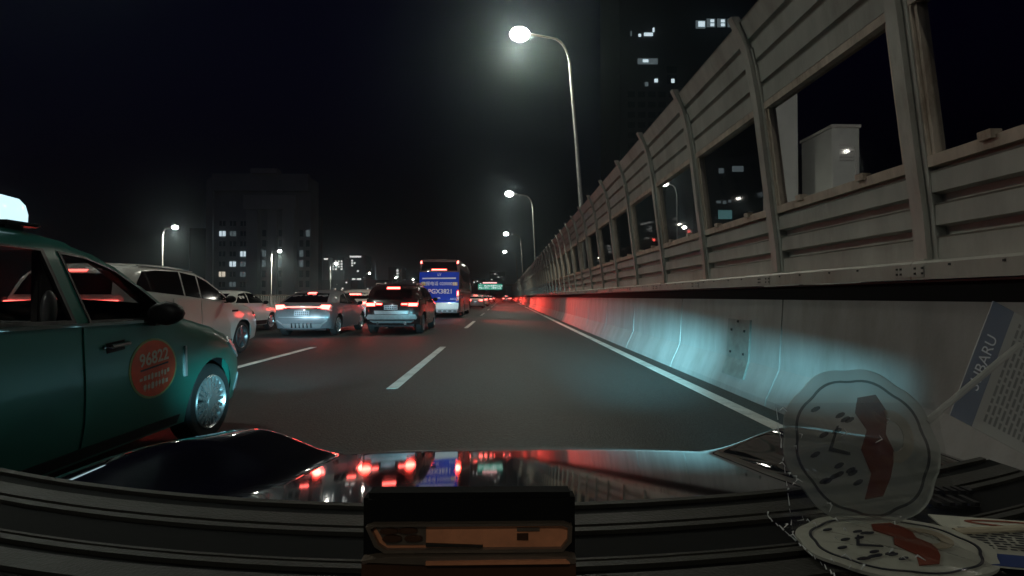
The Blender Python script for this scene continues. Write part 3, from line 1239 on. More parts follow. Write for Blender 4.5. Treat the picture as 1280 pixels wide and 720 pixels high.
door_r = [(1.46, .33), (1.42, .6), (1.20, .8), (1.02, 1.05), (2.40 - .005, 1.07), (2.40 - .005, .33)]
for sg in (1, -1):
    for dp in (door_f, door_r):
        d = patch('door', dp, TX.side(sg), .009, .02, 'green', tx, .09, dens=.07)
        hy = 2.66 if dp is door_f else 1.45
        cup = patch('handle_cup', [(hy - .07, .885), (hy + .09, .90), (hy + .09, .965), (hy - .07, .95)], TX.side(sg), .012, .004, 'black', d, .05)
        xh = TX.w(hy, .93)
        bm = bmesh.new()
        add_tube(bm, [(sg * (xh + .012), hy - .10, .925), (sg * (xh + .045), hy - .07, .93), (sg * (xh + .047), hy + .08, .94), (sg * (xh + .012), hy + .11, .945)], [.012, .015, .015, .012], 8)
        obj('handle', bm, 'chrome', d, 40)
    patch('sill_trim', [(1.45, .26), (3.36, .26), (3.38, .325), (1.45, .325)], TX.side(sg), .014, .02, 'black', tx, .12)
    patch('belt_trim', [(1.05, 1.075), (3.08, 1.065), (3.1, 1.085), (1.05, 1.097)], TX.side(sg), .015, .02, 'chrome', tx, .12)
    patch('headlight', [(4.14, .83), (4.34, .70), (4.52, .64), (4.50, .73), (4.36, .83), (4.2, .875)], TX.side(sg), .012, .03, 'silver', tx, .06)
    patch('fog_lamp_trim', [(4.36, .34), (4.50, .36), (4.52, .50), (4.44, .50)], TX.side(sg), .01, .02, 'silver', tx, .06)
    patch('fender_vent', [(3.40, .62), (3.425, .62), (3.425, .86), (3.405, .86)], TX.side(sg), .012, .012, 'silver', tx, .1)
# round sticker on the near door
CY, CZ, RY, RZ = 3.03, .735, .255, .215
circ = lambda k, n=28: [(CY + RY * k * math.cos(2 * math.pi * i / n), CZ + RZ * k * math.sin(2 * math.pi * i / n)) for i in range(n)]
st = patch('door_sticker', circ(1.0), TX.side(1), .013, .003, 'sticker_rim', tx, .06, dens=.2)
patch('sticker_face', circ(.93), TX.side(1), .0145, .002, 'sticker', st, .06, dens=.2)
sfn = lambda ox, oz: (lambda x, y: (TX.w(CY + ox + x, CZ + oz + y) + .017, CY + ox + x, CZ + oz + y + (x) * .10))
lettering('sticker_number', '96822', .125, sfn(0, .075), 'print_grey', st, .003)
bm = bmesh.new()
for i in range(24):
    pass
vs, fs = [], []
def flat(x0, x1, z0, z1):
    b = len(vs)
    f = sfn(0, 0)
    vs.extend([f(x0, z0), f(x1, z0), f(x1, z1), f(x0, z1)])
    fs.append((b, b + 1, b + 2, b + 3))
flat(-.15, .15, .005, .018)
meshobj('sticker_bar', list(vs), list(fs), 'ink', st)
vs.clear(); fs.clear()
rw = random.Random(2)
for row, hw_ in ((-.05, .16), (-.115, .12)):
    x = -hw_
    while x < hw_:
        wd = rw.uniform(.018, .03)
        flat(x, x + wd, row + rw.uniform(-.024, -.01), row + rw.uniform(.008, .024))
        if rw.random() > .4:
            flat(x + wd * .4, x + wd * .6, row - .028, row + .028)
        x += wd + .012
tag(meshobj('sticker_print', list(vs), list(fs), 'print_grey', st), kind='stuff')
# windscreen, cabin
patch('windscreen', [(-.70, 1.19), (.70, 1.19), (.62, 1.57), (-.62, 1.57)], TX.front, -.01, .006, 'cglass', tx, .2)
for sx in (-.38, .38):
    bm = bmesh.new()
    add_box(bm, sx - .25, sx + .25, 1.85, 2.05, .5, 1.12)
    add_box(bm, sx - .25, sx + .25, 1.9, 2.4, .45, .6)
    add_box(bm, sx - .13, sx + .13, 1.83, 1.95, 1.15, 1.36)
    obj('seat', bm, 'red_seat', tx, 40, .03)
box('rear_bench', -.68, .68, .75, 1.05, .5, 1.08, 'red_seat', tx, .04)
box('cabin_floor', -.74, .74, .5, 3.3, .42, .52, 'black', tx)
box('dashboard', -.72, .72, 2.86, 3.25, .75, 1.07, 'black', tx, .04)
for sg in (1, -1):
    bm = bmesh.new()
    add_box(bm, sg * .70 - .03, sg * .70 + .03, 2.33, 2.43, 1.0, 1.53)
    obj('door_pillar', bm, 'red_seat', tx, 40, .012)
bm = bmesh.new()
bmesh.ops.create_icosphere(bm, subdivisions=3, radius=1)
for v in bm.verts:
    v.co = Vector((.76, 2.36, 1.17)) + Vector((v.co.x * .03, v.co.y * .05, v.co.z * .12))
obj('seat_belt_guide', bm, 'silver', tx, 40)
bm = bmesh.new()
bmesh.ops.create_circle(bm, cap_ends=False, segments=24, radius=.18)
bm.free()
bm = bmesh.new()
ring = [(-.38 + .18 * math.cos(a), 2.72 + .05 * math.sin(a), 1.0 + .17 * math.sin(a)) for a in [2 * math.pi * k / 20 for k in range(20)]]
add_tube(bm, ring + ring[:1], .014, 6)
obj('steering_wheel', bm, 'black', tx, 50)
mirror(tx, 1.03, 3.02, 1.13, 1.25)
add_wheels(tx, TX, .33, .21, 10, True)
low_beam(tx, (-.5, .5), 4.62, .72, 420)
# roof sign
rs = thing('roof_sign', 'white glowing taxi roof sign on the green roof', 'taxi sign', (-3.47, .78 + 2.36, 0))
bm = bmesh.new()
rows = []
for z, hx, hy in ((1.700, .60, .10), (1.745, .60, .105), (1.80, .585, .10), (1.84, .55, .085), (1.862, .47, .06)):
    ring = []
    for k in range(28):
        a = 2 * math.pi * k / 28
        ca, sa = math.cos(a), math.sin(a)
        ring.append(bm.verts.new((hx * math.copysign(abs(ca) ** .5, ca), hy * math.copysign(abs(sa) ** .6, sa), z)))
    rows.append(ring)
for p, q in zip(rows, rows[1:]):
    for k in range(28):
        bm.faces.new((p[k], p[(k + 1) % 28], q[(k + 1) % 28], q[k]))
bm.faces.new(rows[0])
bm.faces.new(rows[-1])
obj('lamp_shade', bm, 'roofsign', rs, 50)
box('base', -.62, .62, -.12, .12, 1.674, 1.697, 'black', rs, .012)
for sx in (-.5, .5):
    box('foot', sx - .05, sx + .05, -.06, .06, 1.62, 1.677, 'rubber', rs)

# --- white people carrier
MV = Shape([(.08, .34), (.0, .5), (.0, .8), (.06, 1.1), (.16, 1.4), (.34, 1.70), (.7, 1.79), (1.5, 1.81), (2.2, 1.755), (2.75, 1.55), (3.25, 1.22), (3.6, 1.13), (4.2, 1.05), (4.55, .9), (4.72, .68), (4.70, .32)],
           .96, .27, ((.88, .35), (3.76, .35)), .41, 1.18, tumble=.26, taper=(.06, .16), g=.07)
mv_w = [[(.42, 1.36), (.50, 1.50), (.66, 1.665), (1.0, 1.70), (1.62, 1.705), (1.62, 1.27)], [(1.67, 1.265), (1.67, 1.70), (2.12, 1.65), (2.12, 1.225)], [(2.17, 1.222), (2.17, 1.64), (2.42, 1.56), (2.80, 1.37), (3.02, 1.22), (2.98, 1.18)]]
mv = generic('people_carrier', 'white people carrier with black windows, just ahead of the green taxi', 'car', (-6.8, 8.0, 0), MV, 'white', mv_w,
             [(-.74, 1.29), (.74, 1.29), (.66, 1.62), (-.66, 1.62)], front_win=[(-.72, 1.27), (.72, 1.27), (.62, 1.68), (-.62, 1.68)], wheels=.36, wd=.23, spokes=5, rim='rim_dark')
patch('tail_light', [(-.86, 1.15), (.86, 1.15), (.86, 1.20), (-.86, 1.20)], MV.rear, .014, .03, 'tail', mv, .12)
patch('brake_light', [(-.25, 1.655), (.25, 1.655), (.25, 1.685), (-.25, 1.685)], MV.rear, .014, .03, 'tail', mv, .12)
number_plate(mv, MV, 0, .82, .44, .14, 'plate_blue')
for sg in (1, -1):
    for dp in ([(1.38, .36), (1.3, .7), (1.3, 1.22), (2.12, 1.19), (2.12, .36)], [(2.15, .36), (2.15, 1.18), (3.05, 1.14), (3.2, .9), (3.2, .36)]):
        patch('door', dp, MV.side(sg), .008, .016, 'white', mv, .2)
    patch('fender_badge', [(3.28, .93), (3.52, .93), (3.52, .97), (3.28, .97)], MV.side(sg), .008, .01, 'black', mv, .2)
    patch('sill_trim', [(1.35, .285), (3.28, .285), (3.28, .35), (1.35, .35)], MV.side(sg), .01, .02, 'black', mv, .2)
    patch('headlight', [(4.25, .86), (4.62, .70), (4.64, .80), (4.4, .95)], MV.side(sg), .01, .03, 'glass', mv, .1)
    patch('roof_rail', [(.7, 1.765), (2.2, 1.725), (2.2, 1.74), (.7, 1.782)], MV.side(sg), .02, .02, 'silver', mv, .2)
low_beam(mv, (-.5, .5), 4.74, .80, 230)
mirror(mv, 1.08, 2.98, 1.2, 1.1)
for sg in (1, -1):
    spot('tail_glow', mv, (sg * .5, -.14, 1.18), (sg * .7, -3, 1.1), 40, RED, 150, .12)

# --- white hatchback further on
SD = Shape([(.06, .30), (.0, .5), (.0, .75), (.06, .98), (.4, 1.06), (.8, 1.2), (1.3, 1.41), (1.9, 1.46), (2.4, 1.42), (2.9, 1.2), (3.2, 1.03), (3.7, .95), (4.2, .84), (4.42, .68), (4.5, .5), (4.46, .28)],
           .90, .23, ((.9, .32), (3.6, .32)), .37, 1.0, tumble=.36, g=.14)
sd_w = [[(.95, 1.05), (1.35, 1.34), (1.78, 1.39), (1.78, 1.03)], [(1.85, 1.03), (1.85, 1.39), (2.3, 1.36), (2.72, 1.18), (2.92, 1.03)]]
sd_rw = [(-.66, 1.07), (.66, 1.07), (.56, 1.36), (-.56, 1.36)]
sd_fw = [(-.68, 1.06), (.68, 1.06), (.56, 1.37), (-.56, 1.37)]
wc = generic('white_hatchback', 'white hatchback with dark lower sills ahead of the white people carrier', 'car', (-9.75, 16.4, 0), SD, 'white', sd_w, sd_rw, front_win=sd_fw, wheels=.33)
for sg in (1, -1):
    patch('sill_trim', [(1.3, .25), (3.2, .25), (3.2, .40), (1.3, .40)], SD.side(sg), .01, .02, 'black', wc, .2)
    patch('tail_light', [(sg * .45, .80), (sg * .78, .80), (sg * .78, .9), (sg * .45, .9)], SD.rear, .012, .02, 'tail_dim', wc, .15)
mirror(wc, 1.0, 2.85, 1.05, 1)

# --- grey hatchback
GH = Shape([(.10, .26), (.0, .42), (.0, .68), (.05, .93), (.16, 1.03), (.4, 1.13), (.95, 1.36), (1.5, 1.46), (2.0, 1.47), (2.5, 1.39), (3.0, 1.15), (3.3, 1.0), (3.9, .90), (4.2, .74), (4.36, .55), (4.32, .26)],
           .93, .22, ((.78, .33), (3.5, .33)), .385, 1.0, tumble=.42, taper=(.07, .15), g=.11)
gh_w = [[(.85, 1.05), (1.2, 1.29), (1.7, 1.37), (1.7, 1.02)], [(1.77, 1.02), (1.77, 1.375), (2.3, 1.36), (2.72, 1.17), (2.92, 1.01)]]
gh = generic('grey_hatchback', 'silver grey hatchback with a full width red light bar braking', 'car', (-6.33, 16.4, 0), GH, 'grey', gh_w,
             [(-.70, 1.075), (.70, 1.075), (.55, 1.36), (.0, 1.385), (-.55, 1.36)], wheels=.34, spokes=5)
for sg in (1, -1):
    spot('tail_glow', gh, (sg * .68, -.10, .93), (sg * .7, -4, .7), 12, RED, 165, .12)
patch('light_bar', [(-.62, .915), (.62, .915), (.62, .94), (-.62, .94)], GH.rear, .02, .03, 'tail', gh, .15)
for sg in (1, -1):
    patch('tail_light', [(sg * .48, .89), (sg * .82, .85), (sg * .86, .985), (sg * .60, 1.0)], GH.rear, .016, .03, 'tail', gh, .1)
    patch('tail_light', [(sg * .36, .875), (sg * .55, .875), (sg * .62, .90), (sg * .36, .90)], GH.rear, .016, .03, 'lens_red', gh, .1)
    patch('door', [(1.2, .34), (1.12, .7), (1.2, .97), (2.0, .96), (2.0, .34)], GH.side(sg), .008, .016, 'grey', gh, .2)
    patch('door', [(2.03, .34), (2.03, .96), (2.95, .93), (3.02, .7), (2.98, .34)], GH.side(sg), .008, .016, 'grey', gh, .2)
    patch('corner_trim', [(sg * .62, .36), (sg * .80, .50), (sg * .77, .52), (sg * .60, .40)], GH.rear, .012, .02, 'silver', gh, .1)
patch('brake_light', [(-.13, 1.36), (.13, 1.36), (.12, 1.40), (-.12, 1.40)], GH.rear, .02, .03, 'tail', gh, .1)
patch('bumper_step', [(-.72, .60), (.72, .60), (.72, .62), (-.72, .62)], GH.rear, .02, .03, 'silver', gh, .15)
patch('diffuser', [(-.55, .28), (.55, .28), (.66, .40), (-.66, .40)], GH.rear, .015, .03, 'silver', gh, .12)
for k in range(6):
    x = -.3 + k * .12
    box('diffuser_fin', x - .008, x + .008, -.09, .05, .28, .42, 'black', gh)
number_plate(gh, GH, 0.02, .74, .46, .15, 'plate_blue')
patch('sticker', [(.14, .84), (.28, .84), (.28, .90), (.14, .90)], GH.rear, .014, .01, 'sticker_rim', gh, .1)
low_beam(gh, (-.5, .5), 4.40, .70, 300)
mirror(gh, 1.03, 2.85, 1.03, 1)

# --- dark SUV
SV = Shape([(.14, .34), (.02, .5), (.0, .72), (.03, .98), (.10, 1.12), (.30, 1.45), (.42, 1.61), (.9, 1.67), (1.6, 1.69), (2.2, 1.66), (2.7, 1.5), (3.2, 1.2), (3.6, 1.12), (4.2, 1.04), (4.5, .88), (4.66, .62), (4.60, .32)],
           .95, .28, ((.85, .36), (3.65, .36)), .42, 1.12, tumble=.30, taper=(.07, .14), g=.11)
sv_w = [[(.62, 1.19), (.75, 1.42), (1.0, 1.56), (1.65, 1.585), (1.65, 1.16)], [(1.72, 1.16), (1.72, 1.585), (2.25, 1.56), (2.65, 1.38), (2.95, 1.15)]]
sv = generic('dark_suv', 'dark wine red off-road car braking behind the blue coach', 'car', (-3.72, 17.3, 0), SV, 'wine', sv_w,
             [(-.70, 1.16), (.70, 1.16), (.60, 1.50), (-.60, 1.50)], wheels=.37, wd=.24, rim='rim_dark')
for sg in (1, -1):
    patch('tail_light', [(sg * .55, .945), (sg * .84, .94), (sg * .86, 1.04), (sg * .55, 1.04)], SV.rear, .016, .03, 'tail', sv, .1)
    patch('tail_light', [(sg * .32, .985), (sg * .52, .985), (sg * .52, 1.035), (sg * .32, 1.03)], SV.rear, .016, .03, 'tail', sv, .1)
    patch('lamp_housing', [(sg * .30, .93), (sg * .86, .92), (sg * .88, 1.07), (sg * .30, 1.06)], SV.rear, .008, .02, 'lens_red', sv, .1)
    patch('door', [(1.3, .42), (1.2, .8), (1.3, 1.12), (1.95, 1.11), (1.95, .42)], SV.side(sg), .008, .016, 'wine', sv, .2)
    patch('door', [(1.98, .42), (1.98, 1.11), (2.95, 1.08), (3.05, .8), (3.05, .42)], SV.side(sg), .008, .016, 'wine', sv, .2)
    patch('window_trim', [(.6, 1.165), (2.95, 1.115), (2.95, 1.135), (.6, 1.185)], SV.side(sg), .01, .014, 'chrome', sv, .2)
    patch('wheel_arch_trim', [(3.3, .30), (3.35, .30), (3.35, .44), (3.3, .44)], SV.side(sg), .012, .02, 'black', sv, .2)
    bm = bmesh.new()
    add_tube(bm, [(sg * .70, .7, 1.66), (sg * .70, .8, 1.71), (sg * .68, 2.0, 1.71), (sg * .67, 2.1, 1.66)], .018, 8)
    obj('roof_rail', bm, 'silver', sv, 40)
    patch('reflector', [(sg * .55, .58), (sg * .74, .58), (sg * .74, .615), (sg * .55, .615)], SV.rear, .02, .02, 'lens_red', sv, .1)
patch('brake_light', [(-.22, 1.515), (.22, 1.515), (.21, 1.58), (-.21, 1.58)], SV.rear, .03, .04, 'tail', sv, .1)
patch('bumper', [(-.80, .50), (.80, .50), (.84, .56), (.78, .66), (-.78, .66), (-.84, .56)], SV.rear, .035, .05, 'silver', sv, .12)
patch('step_panel', [(-.55, .68), (.55, .68), (.58, .79), (-.58, .79)], SV.rear, .02, .03, 'silver', sv, .12)
patch('skid_plate', [(-.62, .38), (.62, .38), (.74, .46), (-.74, .46)], SV.rear, .03, .05, 'silver', sv, .12)
for sx in (-.45, .45):
    bm = bmesh.new()
    add_tube(bm, [(sx, -.08, .37), (sx, .1, .37)], .045, 12)
    obj('exhaust_pipe', bm, 'chrome', sv, 40)
number_plate(sv, SV, -.02, .90, .44, .15, 'plate_blue')
low_beam(sv, (-.55, .55), 4.70, .86, 700)
spot('high_beam', sv, (.6, 4.85, .8), (.5, 9.3, 1.9), 620, (.75, .88, 1), 40, .05, .8)
mirror(sv, 1.05, 2.92, 1.15, 1.1)
for sg in (1, -1):
    spot('tail_glow', sv, (sg * .7, -.14, 1.0), (sg * .8 + 2, -4, .9), 11, RED, 160, .15)

# --- red lit car between them
RC = Shape([(.08, .32), (.0, .5), (.0, .8), (.05, 1.0), (.15, 1.12), (.45, 1.45), (.8, 1.57), (1.5, 1.61), (2.2, 1.56), (2.7, 1.4), (3.2, 1.12), (3.8, 1.02), (4.3, .85), (4.5, .6), (4.46, .30)],
           .93, .26, ((.85, .34), (3.55, .34)), .4, 1.1, tumble=.34, g=.15)
rc = generic('silver_suv', 'silver car glowing red between the grey hatchback and the dark car', 'car', (-7.2, 25.0, 0), RC, 'white',
             [[(.7, 1.15), (.95, 1.43), (1.65, 1.5), (1.65, 1.13)], [(1.72, 1.13), (1.72, 1.5), (2.2, 1.46), (2.6, 1.33), (2.9, 1.12)]],
             [(-.68, 1.15), (.68, 1.15), (.58, 1.45), (-.58, 1.45)], wheels=.35)
patch('light_bar', [(-.40, .94), (.40, .94), (.40, .985), (-.40, .985)], RC.rear, .015, .03, 'tail', rc, .12)
for sg in (1, -1):
    patch('tail_light', [(sg * .42, .90), (sg * .86, .90), (sg * .86, 1.02), (sg * .42, 1.01)], RC.rear, .018, .03, 'tail', rc, .12)
patch('brake_light', [(-.27, 1.36), (.27, 1.36), (.26, 1.41), (-.26, 1.41)], RC.rear, .03, .04, 'tail', rc, .12)
patch('bumper', [(-.8, .42), (.8, .42), (.8, .52), (-.8, .52)], RC.rear, .02, .03, 'silver', rc, .12)
number_plate(rc, RC, 0, .74, .44, .14, 'plate_blue')
for sg in (1, -1):
    spot('tail_glow', rc, (sg * .6, -.1, .96), (sg * .6, -4, .8), 22, RED, 165, .15)

# --- blue coach
BS = Shape([(.06, .32), (.0, .5), (.0, 1.2), (.02, 2.4), (.10, 2.9), (.22, 3.40), (.5, 3.52), (3, 3.55), (8, 3.55), (10.1, 3.50), (10.4, 3.2), (10.5, 1.5), (10.48, .6), (10.4, .30)],
           1.27, .30, ((2.6, .48), (8.0, .48)), .56, 1.6, tumble=.03, rnd=.14, taper=(.05, .10), crown=(.06, .04), g=.35)
bs = thing('coach', 'blue coach with red brake lights and white lettering on its tail', 'coach', (-3.86, 31.0, 0))
BS.body('body', 'bus_side', bs)
patch('tail_panel', [(-1.16, .92), (1.16, .92), (1.18, 2.72), (-1.18, 2.72)], BS.rear, .012, .03, 'blue', bs, .25)
patch('rear_window', [(-1.08, 2.80), (1.08, 2.80), (1.0, 3.34), (-1.0, 3.34)], BS.rear, .016, .03, 'glass', bs, .25)
patch('bumper', [(-1.14, .52), (1.14, .52), (1.16, .88), (-1.16, .88)], BS.rear, .035, .05, 'white', bs, .25)
patch('lower_valance', [(-1.05, .33), (1.05, .33), (1.1, .50), (-1.1, .50)], BS.rear, .02, .04, 'silver', bs, .2)
for k in range(7):
    x = -.95 + k * .3
    patch('valance_slot', [(x, .37), (x + .18, .37), (x + .18, .44), (x, .44)], BS.rear, .03, .03, 'black', bs, .25)
patch('white_stripe', [(-1.0, 2.30), (1.0, 2.32), (1.0, 2.40), (-1.0, 2.38)], BS.rear, .018, .006, 'white_print', bs, .25)
patch('hatch_edge', [(-1.08, 1.02), (1.08, 1.02), (1.08, 1.045), (-1.08, 1.045)], BS.rear, .02, .01, 'black', bs, .25)
bfn = lambda cx_, cz: (lambda x, y: BS.rear((cx_ + x, cz + y), .022))
lettering('lettering', '举报电话 02000018', .25, bfn(.0, 2.02), 'white_print', bs, .002)
lettering('lettering', 'PGX3821', .37, bfn(.08, 1.56), 'white_print', bs, .008)
lettering('lettering', 'LY', .2, bfn(0.02, 2.56), 'white_print', bs, .006)
lettering('lettering', 'A012', .15, bfn(.82, 1.12), 'white_print', bs, .004)
patch('emblem', [(-.1, 1.15), (.1, 1.15), (.06, 1.21), (-.06, 1.21)], BS.rear, .02, .01, 'white_print', bs, .2)
for sg in (1, -1):
    patch('amber_reflector', [(sg * .80, 1.92), (sg * 1.09, 1.92), (sg * 1.09, 2.12), (sg * .80, 2.12)], BS.rear, .02, .02, 'reflector', bs, .25)
    patch('lamp_housing', [(sg * 1.02, .98), (sg * 1.17, 1.05), (sg * 1.17, 1.68), (sg * 1.05, 1.68)], BS.rear, .02, .03, 'lens_red', bs, .15)
    patch('tail_light', [(sg * 1.06, 1.32), (sg * 1.16, 1.34), (sg * 1.16, 1.60), (sg * 1.08, 1.60)], BS.rear, .03, .03, 'tail', bs, .15)
    patch('marker_light', [(sg * 1.04, 3.24), (sg * 1.14, 3.24), (sg * 1.13, 3.40), (sg * 1.05, 3.40)], BS.rear, .04, .05, 'tail', bs, .15)
    for k in range(6):
        y = .55 + k * 1.5
        patch('side_window', [(y, 1.72), (y + 1.45, 1.72), (y + 1.45, 2.95), (y, 2.95)], BS.side(sg), .012, .02, 'glass', bs, .5)
    patch('side_stripe', [(.3, 1.55), (9.8, 1.55), (9.8, 1.66), (.3, 1.66)], BS.side(sg), .014, .02, 'silver', bs, .5)
    for k in range(3):
        y = 3.4 + k * 1.3
        patch('luggage_door', [(y, .42), (y + 1.24, .42), (y + 1.24, 1.3), (y, 1.3)], BS.side(sg), .014, .02, 'bus_side', bs, .5)
patch('brake_light', [(-.44, 2.83), (.44, 2.83), (.44, 2.90), (-.44, 2.90)], BS.rear, .04, .05, 'tail', bs, .2)
number_plate(bs, BS, -.42, .75, .50, .24, 'plate_yellow', .04)
add_wheels(bs, BS, .48, .28, 8)
for sg in (1, -1):
    spot('tail_glow', bs, (sg * 1.2, -.16, 1.45), (sg * 1.3 + 3.5, -4, 1.3), 40, RED, 150, .15)
def brake_beam(p, x, y, z, power, aim, angle):
    spot('brake_beam', p, (x, y, z), (x + math.tan(R(aim)), y - 1, z), power, RED, angle, .003, 1)
    box('beam_blocker', x - .03, x + .25, y - .16, y - .155, z + .0012, z + .12, 'black', p)  # unseen plate added to cut off the upper part of the red beam


brake_beam(bs, 1.2, -.2, 1.16, 4500, 36, 46)

# --- traffic far ahead
FC = Shape([(.06, .30), (.0, .5), (.0, .8), (.05, .98), (.35, 1.06), (.85, 1.35), (1.4, 1.47), (2.0, 1.48), (2.5, 1.38), (3.1, 1.05), (3.7, .96), (4.3, .8), (4.5, .5), (4.46, .28)],
           .9, .23, ((.85, .32), (3.6, .32)), .37, 1.0, tumble=.36, g=.3, it=1)
G5 = 'cars queueing far ahead'
far_proto = {}
for paint, on in (('white', 'tail'), ('grey', 'tail'), ('wine', 'tail')):
    t = generic('queueing_car', 'x', 'car', (0, 0, 0), FC, paint, [[(1.0, 1.06), (1.4, 1.37), (2.3, 1.38), (2.85, 1.05)]], [(-.64, 1.09), (.64, 1.09), (.55, 1.38), (-.55, 1.38)], G5)
    for sg in (1, -1):
        patch('tail_light', [(sg * .44, .82), (sg * .80, .82), (sg * .80, .95), (sg * .44, .95)], FC.rear, .02, .03, on, t, .3)
    patch('brake_light', [(-.2, 1.385), (.2, 1.385), (.2, 1.42), (-.2, 1.42)], FC.rear, .03, .04, on, t, .3)
    number_plate(t, FC, 0, .66, .44, .14, 'plate_blue')
    far_proto[paint] = [t, False]
queue = [
    (-3.1, 56, 'white', 'white saloon right ahead of the blue coach, nearest of the far queue'),
    (-3.0, 68, 'white', 'second white saloon of the queue ahead of the coach'),
    (-3.2, 80, 'wine', 'dark saloon third in the queue ahead of the coach'),
    (-3.0, 93, 'white', 'white saloon fourth in the queue ahead of the coach'),
    (-3.1, 106, 'grey', 'grey saloon fifth in the queue ahead of the coach'),
    (-3.0, 120, 'wine', 'dark saloon sixth in the queue ahead of the coach'),
    (.5, 112, 'grey', 'grey saloon braking far ahead in the empty lane, the nearest there'),
    (.4, 124, 'wine', 'dark saloon second far ahead in the right lane'),
    (.6, 137, 'white', 'white saloon third far ahead in the right lane'),
    (.5, 150, 'wine', 'dark saloon last far ahead in the right lane'),
    (-6.4, 112, 'wine', 'dark braking saloon in the third lane, left of the far queue'),
    (-6.3, 128, 'grey', 'grey braking saloon behind the third lane dark one'),
    (-6.4, 146, 'white', 'white saloon last in view in the third lane'),
    (-9.6, 140, 'wine', 'dark saloon farthest left of the far queue'),
    (-9.6, 160, 'grey', 'grey saloon beyond the farthest left dark one'),
]
for (x, y, paint, lab) in queue:
    t, used = far_proto[paint]
    o = copy_tree(t) if used else t
    far_proto[paint][1] = True
    o.location = (x, y, 0)
    o['label'] = lab
    if y in (112, 56):
        brake_beam(o, .6, -.15, 1.06, 16000 if x > 0 else 14000, 10 if x > 0 else 30, 15 if x > 0 else 42)

# ------------------------------------------------------------------ our own car: bonnet, dashboard, headlamps
oc = thing('own_car', 'black car in the foreground: glossy bonnet and bare dark dashboard', 'car', (0, 0, 0))
OX = .06
vs, fs = [], []
NX, NY = 120, 70
for j in range(NY + 1):
    y = .86 + (1.72 - .86) * j / NY
    for i in range(NX + 1):
        u = -1 + 2 * i / NX
        x = OX + u * .98
        au = abs(u * .98)
        yy = y - .10 * (au / .9) ** 2 * ((y - .8) / .9)          # plan curve of the leading edge
        z = .800 + (1.6 - y) * math.tan(R(8.4)) - .006 * (au / .6) ** 2
        if y > 1.46:
            z -= .55 * (y - 1.46) ** 2
        s = min(1, max(0, (au - .50) / .24))
        s = s * s * (3 - 2 * s)
        f = min(1, max(0, (1.70 - y) / .24))
        f = f * f * (3 - 2 * f)
        ridge = .085 * s * f
        if au > .78:
            ridge -= .9 * (au - .78) ** 2 + .10 * (au - .78)
        b_ = min(1, max(0, (y - .86) / .34))
        z += ridge * b_ * b_ * (3 - 2 * b_)
        vs.append((x, yy, z))
for j in range(NY):
    for i in range(NX):
        a = j * (NX + 1) + i
        fs.append((a, a + 1, a + NX + 2, a + NX + 1))
meshobj('bonnet', vs, fs, 'hood', oc, 60)
for sx in (-1, 1):
    hx = OX + sx * .72
    hl = box('headlight', hx - .10, hx + .10, 1.36, 1.46, .65, .75, 'black', oc, .01)
    spot('low_beam', hl, (hx, 1.48, .705), (hx + (.27 if sx > 0 else -.34), 3.48, .703), 2600 if sx > 0 else 3000, (.30, .84, 1), 78 if sx > 0 else 58, .003, 1)
    if sx > 0:
        spot('main_beam', hl, (hx, 1.48, .705), (hx + .34, 3.48, .704), 24000, (.30, .84, 1), 27, .003, 1)
    box('cutoff_shield', hx - .10, hx + .10, 1.540, 1.543, .7050, .80, 'black', hl)
    box('cutoff_shield', hx - .10, hx + .10, 1.540, 1.543, .62, .6965, 'black', hl)

# dashboard, with the windscreen reflection of its vent lines laid on as strips
def ribbon(name, Yc0, Yc1, z0, h, x0, x1, material, parent, k=.22, n=40, zs=0.0):
    vs, fs = [], []
    for i in range(n + 1):
        x = x0 + (x1 - x0) * i / n
        c = k * (x + .04) ** 2
        for (Yb, zz) in ((Yc0, z0), (Yc0, z0 + h), (Yc1, z0 + h + zs), (Yc1, z0 + zs)):
            vs.append((x, Yb + c, zz))
    for i in range(n):
        a = i * 4
        for q in range(4):
            fs.append((a + q, a + (q + 1) % 4, a + 4 + (q + 1) % 4, a + 4 + q))
    fs += [(0, 1, 2, 3), (n * 4 + 3, n * 4 + 2, n * 4 + 1, n * 4)]
    return meshobj(name, vs, fs, material, parent, 40)


ZD = .915
ribbon('dashboard', .30, .825, ZD - .06, .06, -1.0, 1.0, 'dash', oc, .22)
def yrow(py, z):
    return (CAM_H - z) * F_PX / (py - VY)
for (pa, pb) in ((628, 632), (643, 656), (659, 664), (697, 699.5), (702, 708), (718, 740)):
    z = ZD + .006
    ribbon('vent_line_reflection', yrow(pb, z), yrow(pa, z), ZD, .006, -.98, .98, 'reflection_strip', oc, n=60)

# windscreen reflection of a dark unit, built as a box on the dashboard
du = thing('reflected_unit', 'windscreen reflection of a dark unit with an amber brown window, built as a box on the dashboard', 'windscreen reflection', (-.04, .62, ZD))
du_l = lambda px, py: ((px - VX) / F_PX * .62 + .04, CAM_H + (VY - py) / F_PX * .62 - ZD)
def dpoly(pts):
    return [du_l(*p) for p in pts]
fnf = lambda p, off: (p[0], -off, p[1])
x0, zt = du_l(455, 616)
x1, zb = du_l(719, 770)
box('housing', x0, x1, .0, .032, zb + .02, zt, 'dash', du, .006)
outer = dpoly([(461, 652), (470, 649), (704, 649), (714, 653), (713, 672), (702, 684), (484, 684), (472, 676)])
inner = dpoly([(467, 655), (473, 652), (702, 652), (709, 655), (708, 670), (700, 680), (487, 680), (477, 674)])
patch('bezel', outer, fnf, .008, .012, 'bezel', du, .05, holes=(inner,))
patch('window', inner, fnf, .002, .004, 'amber', du, .03)
for (cx_, cy_, rx, ry) in ((489, 658, 11, 3.6), (512, 657.5, 12, 3.6), (493, 667, 12, 4.2), (519, 667, 11, 3.6)):
    patch('knob', dpoly([(cx_ + rx * math.cos(2 * math.pi * k / 16), cy_ + ry * math.sin(2 * math.pi * k / 16)) for k in range(16)]), fnf, .007, .006, 'brown', du, .02)
